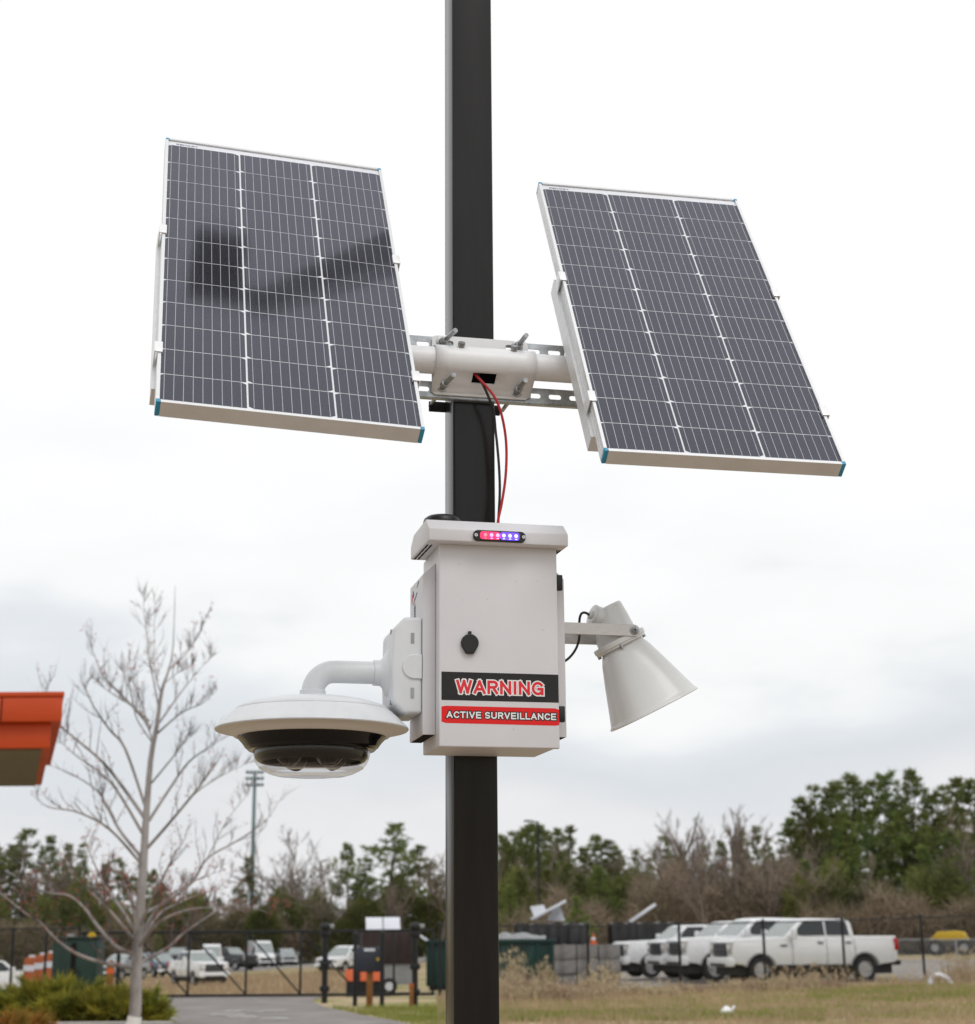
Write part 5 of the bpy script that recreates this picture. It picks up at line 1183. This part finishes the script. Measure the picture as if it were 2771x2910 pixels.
reeds(1462, 47.0, 110, 1.55, 301, .18); reeds(1552, 48.0, 80, 1.2, 302, .16); reeds(1725, 49, 90, 1.1, 303); reeds(2290, 52, 140, .75, 304, .7); reeds(2730, 53, 110, 1.2, 305, .4)

# ------------------------------------------------------------------ the bare maple beside the drive
TY = 29.0
def c7(x, y): return (x / 2.0525, 1640 + y / 2.0525)
mp_ = gp(381, TY); maple = thing('maple_tree', 'leafless grey maple with reddish buds and a white trunk wrap beside the drive', 'tree', mp_)
rgm = np.random.default_rng(2); PR = random.Random(6)
def wp(px, py, dy=0.0): p = at(px, py, TY + dy) - mp_; return p
trunk_px = [(381, 2925), (384, 2880), (386, 2800), (389, 2720), (397, 2600), (408, 2450), (414, 2340), (428, 2160), (446, 2060), (460, 1962), (480, 1903), (492, 1835), (498, 1665)]
trunk_r = [.112, .102, .098, .094, .086, .070, .060, .047, .040, .030, .017, .010, .004]
tp = [wp(*p) for p in trunk_px]; tp[0] = Vector((0, 0, -.05))
MB().tube(smooth_path(tp, 3), [trunk_r[min(i // 3, 12)] + (trunk_r[min(i // 3 + 1, 12)] - trunk_r[min(i // 3, 12)]) * (i % 3) / 3 for i in range(37)], 14).build('trunk', 'maple_bark', maple, smooth=60)
MB().cyl((.0, 0, .0), wp(384, 2889), .125, .118, n=20).build('trunk_wrap', 'trunk_wrap', maple, smooth=40)
twP, twD, twL = [], [], []; budP, budD, budL = [], [], []
def limb(pts, r0, depth, sub=5):
    r0 = r0 * .98
    n = len(pts); q = [wp(p[0], p[1], depth * (i / (n - 1)) ** .9) for i, p in enumerate(pts)]
    s = smooth_path(q, 4); m = len(s); rad = [max(.004, r0 * (1 - i / (m - 1)) ** .75) for i in range(m)]
    MB().tube(s, rad, 7).build('limb', 'maple_bark', maple, smooth=60)
    side_branches(s, rad, sub)
def side_branches(s, rad, count, lev=0):
    m = len(s); L = sum((s[i + 1] - s[i]).length for i in range(m - 1)); tot = MB()
    for k in range(count):
        i = int(m * PR.uniform(.22, .95)); i = min(max(i, 1), m - 2); d = (s[i + 1] - s[i - 1]).normalized()
        side = Vector((PR.gauss(0, 1), PR.gauss(0, 1), PR.gauss(.5, .6))); side = (side - d * side.dot(d)).normalized()
        nd = (d * .75 + side * .65 + Vector((0, 0, .35))).normalized(); ln = L * PR.uniform(.14, .34) * (1 - .72 * i / m); p = s[i]
        pts = [p]
        for j in range(4):
            nd = (nd + Vector((PR.gauss(0, .2), PR.gauss(0, .2), PR.gauss(.12, .12)))).normalized(); pts.append(pts[-1] + nd * ln / 4)
        r = min(rad[i] * .55, .0095); tot.tube(pts, [r, r * .8, r * .6, r * .45, .003], 5)
        for j in range(1, 5):
            for e in range(2):
                twP.append(pts[j]); twD.append((nd + Vector((PR.gauss(0, .45), PR.gauss(0, .45), PR.gauss(.35, .3)))).normalized()); twL.append(PR.uniform(.08, .34))
    for i in range(2, m, 1):
        for e in range(2):
            d = Vector((PR.gauss(0, .8), PR.gauss(0, .8), PR.gauss(.5, .5))).normalized(); twP.append(s[i]); twD.append(d); twL.append(PR.uniform(.04, .12))
    tot.build('branches', 'maple_twig', maple, smooth=60)['kind'] = 'stuff'
LIMBS = [([(880, 880), (770, 750), (650, 630), (600, 570), (540, 430), (510, 340)], .024, .6), ([(870, 840), (760, 745), (640, 670), (560, 610)], .018, -.7),
    ([(840, 1400), (720, 1230), (600, 1080), (450, 950), (350, 860), (260, 680), (212, 520)], .036, .9), ([(845, 1330), (730, 1000), (640, 890), (550, 760), (500, 650), (487, 560)], .028, -1.0),
    ([(835, 1500), (680, 1240), (570, 1130), (430, 1030), (340, 940)], .030, -.8), ([(830, 1640), (700, 1480), (620, 1330), (560, 1240), (420, 1150), (270, 1090)], .034, 1.3),
    ([(830, 1680), (640, 1470), (450, 1370), (280, 1340), (185, 1265)], .028, -1.4), ([(985, 540), (1080, 450), (1150, 350), (1205, 215)], .014, .3),
    ([(920, 910), (1010, 830), (1080, 780), (1190, 730), (1265, 650)], .020, -.5), ([(930, 850), (1050, 680), (1130, 580), (1240, 450)], .018, .7),
    ([(870, 1420), (980, 1250), (1100, 1080), (1230, 980), (1300, 880)], .030, 1.0), ([(860, 1580), (1000, 1420), (1140, 1250), (1230, 1130), (1310, 1000)], .032, -.9),
    ([(1000, 1420), (1140, 1260), (1290, 1160), (1450, 1080)], .016, -1.2), ([(840, 1960), (960, 1900), (1120, 1780), (1210, 1640), (1380, 1540), (1540, 1430), (1640, 1290)], .034, 1.6),
    ([(1210, 1640), (1330, 1410), (1460, 1250)], .014, 1.2), ([(925, 760), (895, 600), (870, 450), (845, 250), (835, 90)], .016, -.3), ([(940, 680), (905, 560), (900, 320), (910, 130)], .013, .4),
    ([(900, 980), (800, 830), (770, 700), (720, 560), (708, 440)], .016, -.2), ([(900, 1000), (840, 780), (790, 640), (755, 480)], .015, .8), ([(960, 620), (1060, 540), (1130, 500)], .010, -.3), ([(885, 1200), (1000, 1060), (1090, 940), (1115, 880)], .018, -1.1)]
for p, r, d in LIMBS: limb([c7(*q) for q in p], r, d, 11)
LOW = [([(383, 2752), (343, 2744), (293, 2736), (221, 2712), (165, 2675), (112, 2621), (72, 2595), (10, 2545), (-40, 2500)], .040, -1.2), ([(386, 2712), (333, 2693), (280, 2635), (240, 2581), (195, 2545), (130, 2535), (60, 2500)], .042, .8),
    ([(388, 2680), (333, 2613), (290, 2565), (230, 2510), (170, 2450)], .040, -1.0), ([(390, 2660), (350, 2590), (300, 2520), (262, 2440), (240, 2380)], .036, 1.4), ([(392, 2660), (372, 2560), (350, 2500), (310, 2440)], .030, -.4),
    ([(388, 2700), (425, 2650), (470, 2610), (540, 2585), (625, 2578), (700, 2590)], .036, -1.0), ([(388, 2740), (430, 2720), (481, 2690), (518, 2655), (579, 2613), (640, 2575), (710, 2576), (774, 2600)], .036, 1.2),
    ([(392, 2670), (440, 2590), (490, 2540), (560, 2500), (640, 2470)], .034, .5), ([(395, 2640), (430, 2560), (470, 2480), (500, 2420), (530, 2380)], .030, -1.3), ([(390, 2690), (450, 2600), (500, 2570), (570, 2540), (660, 2520)], .03, 1.8)]
n_high = len(twP)
for p, r, d in LOW: limb(p, r, d, 10)
P = np.array([p[:] for p in twP]); D = np.array([p[:] for p in twD]); L = np.array(twL)
link('twigs', needle_mesh('twigs', P, D, L, np.full(len(L), .009), rgm), 'maple_twig', maple)['kind'] = 'stuff'
sel = rgm.random(len(P)) < np.where(np.arange(len(P)) < n_high, .10, .60)
bp_ = np.repeat(P[sel] + D[sel] * L[sel][:, None] * .8, 3, 0) + rgm.normal(size=(sel.sum() * 3, 3)) * .02
link('buds', needle_mesh('buds', bp_, unit(rgm.normal(size=bp_.shape)), np.full(len(bp_), .035), np.full(len(bp_), .026), rgm), 'bud', maple)['kind'] = 'stuff'
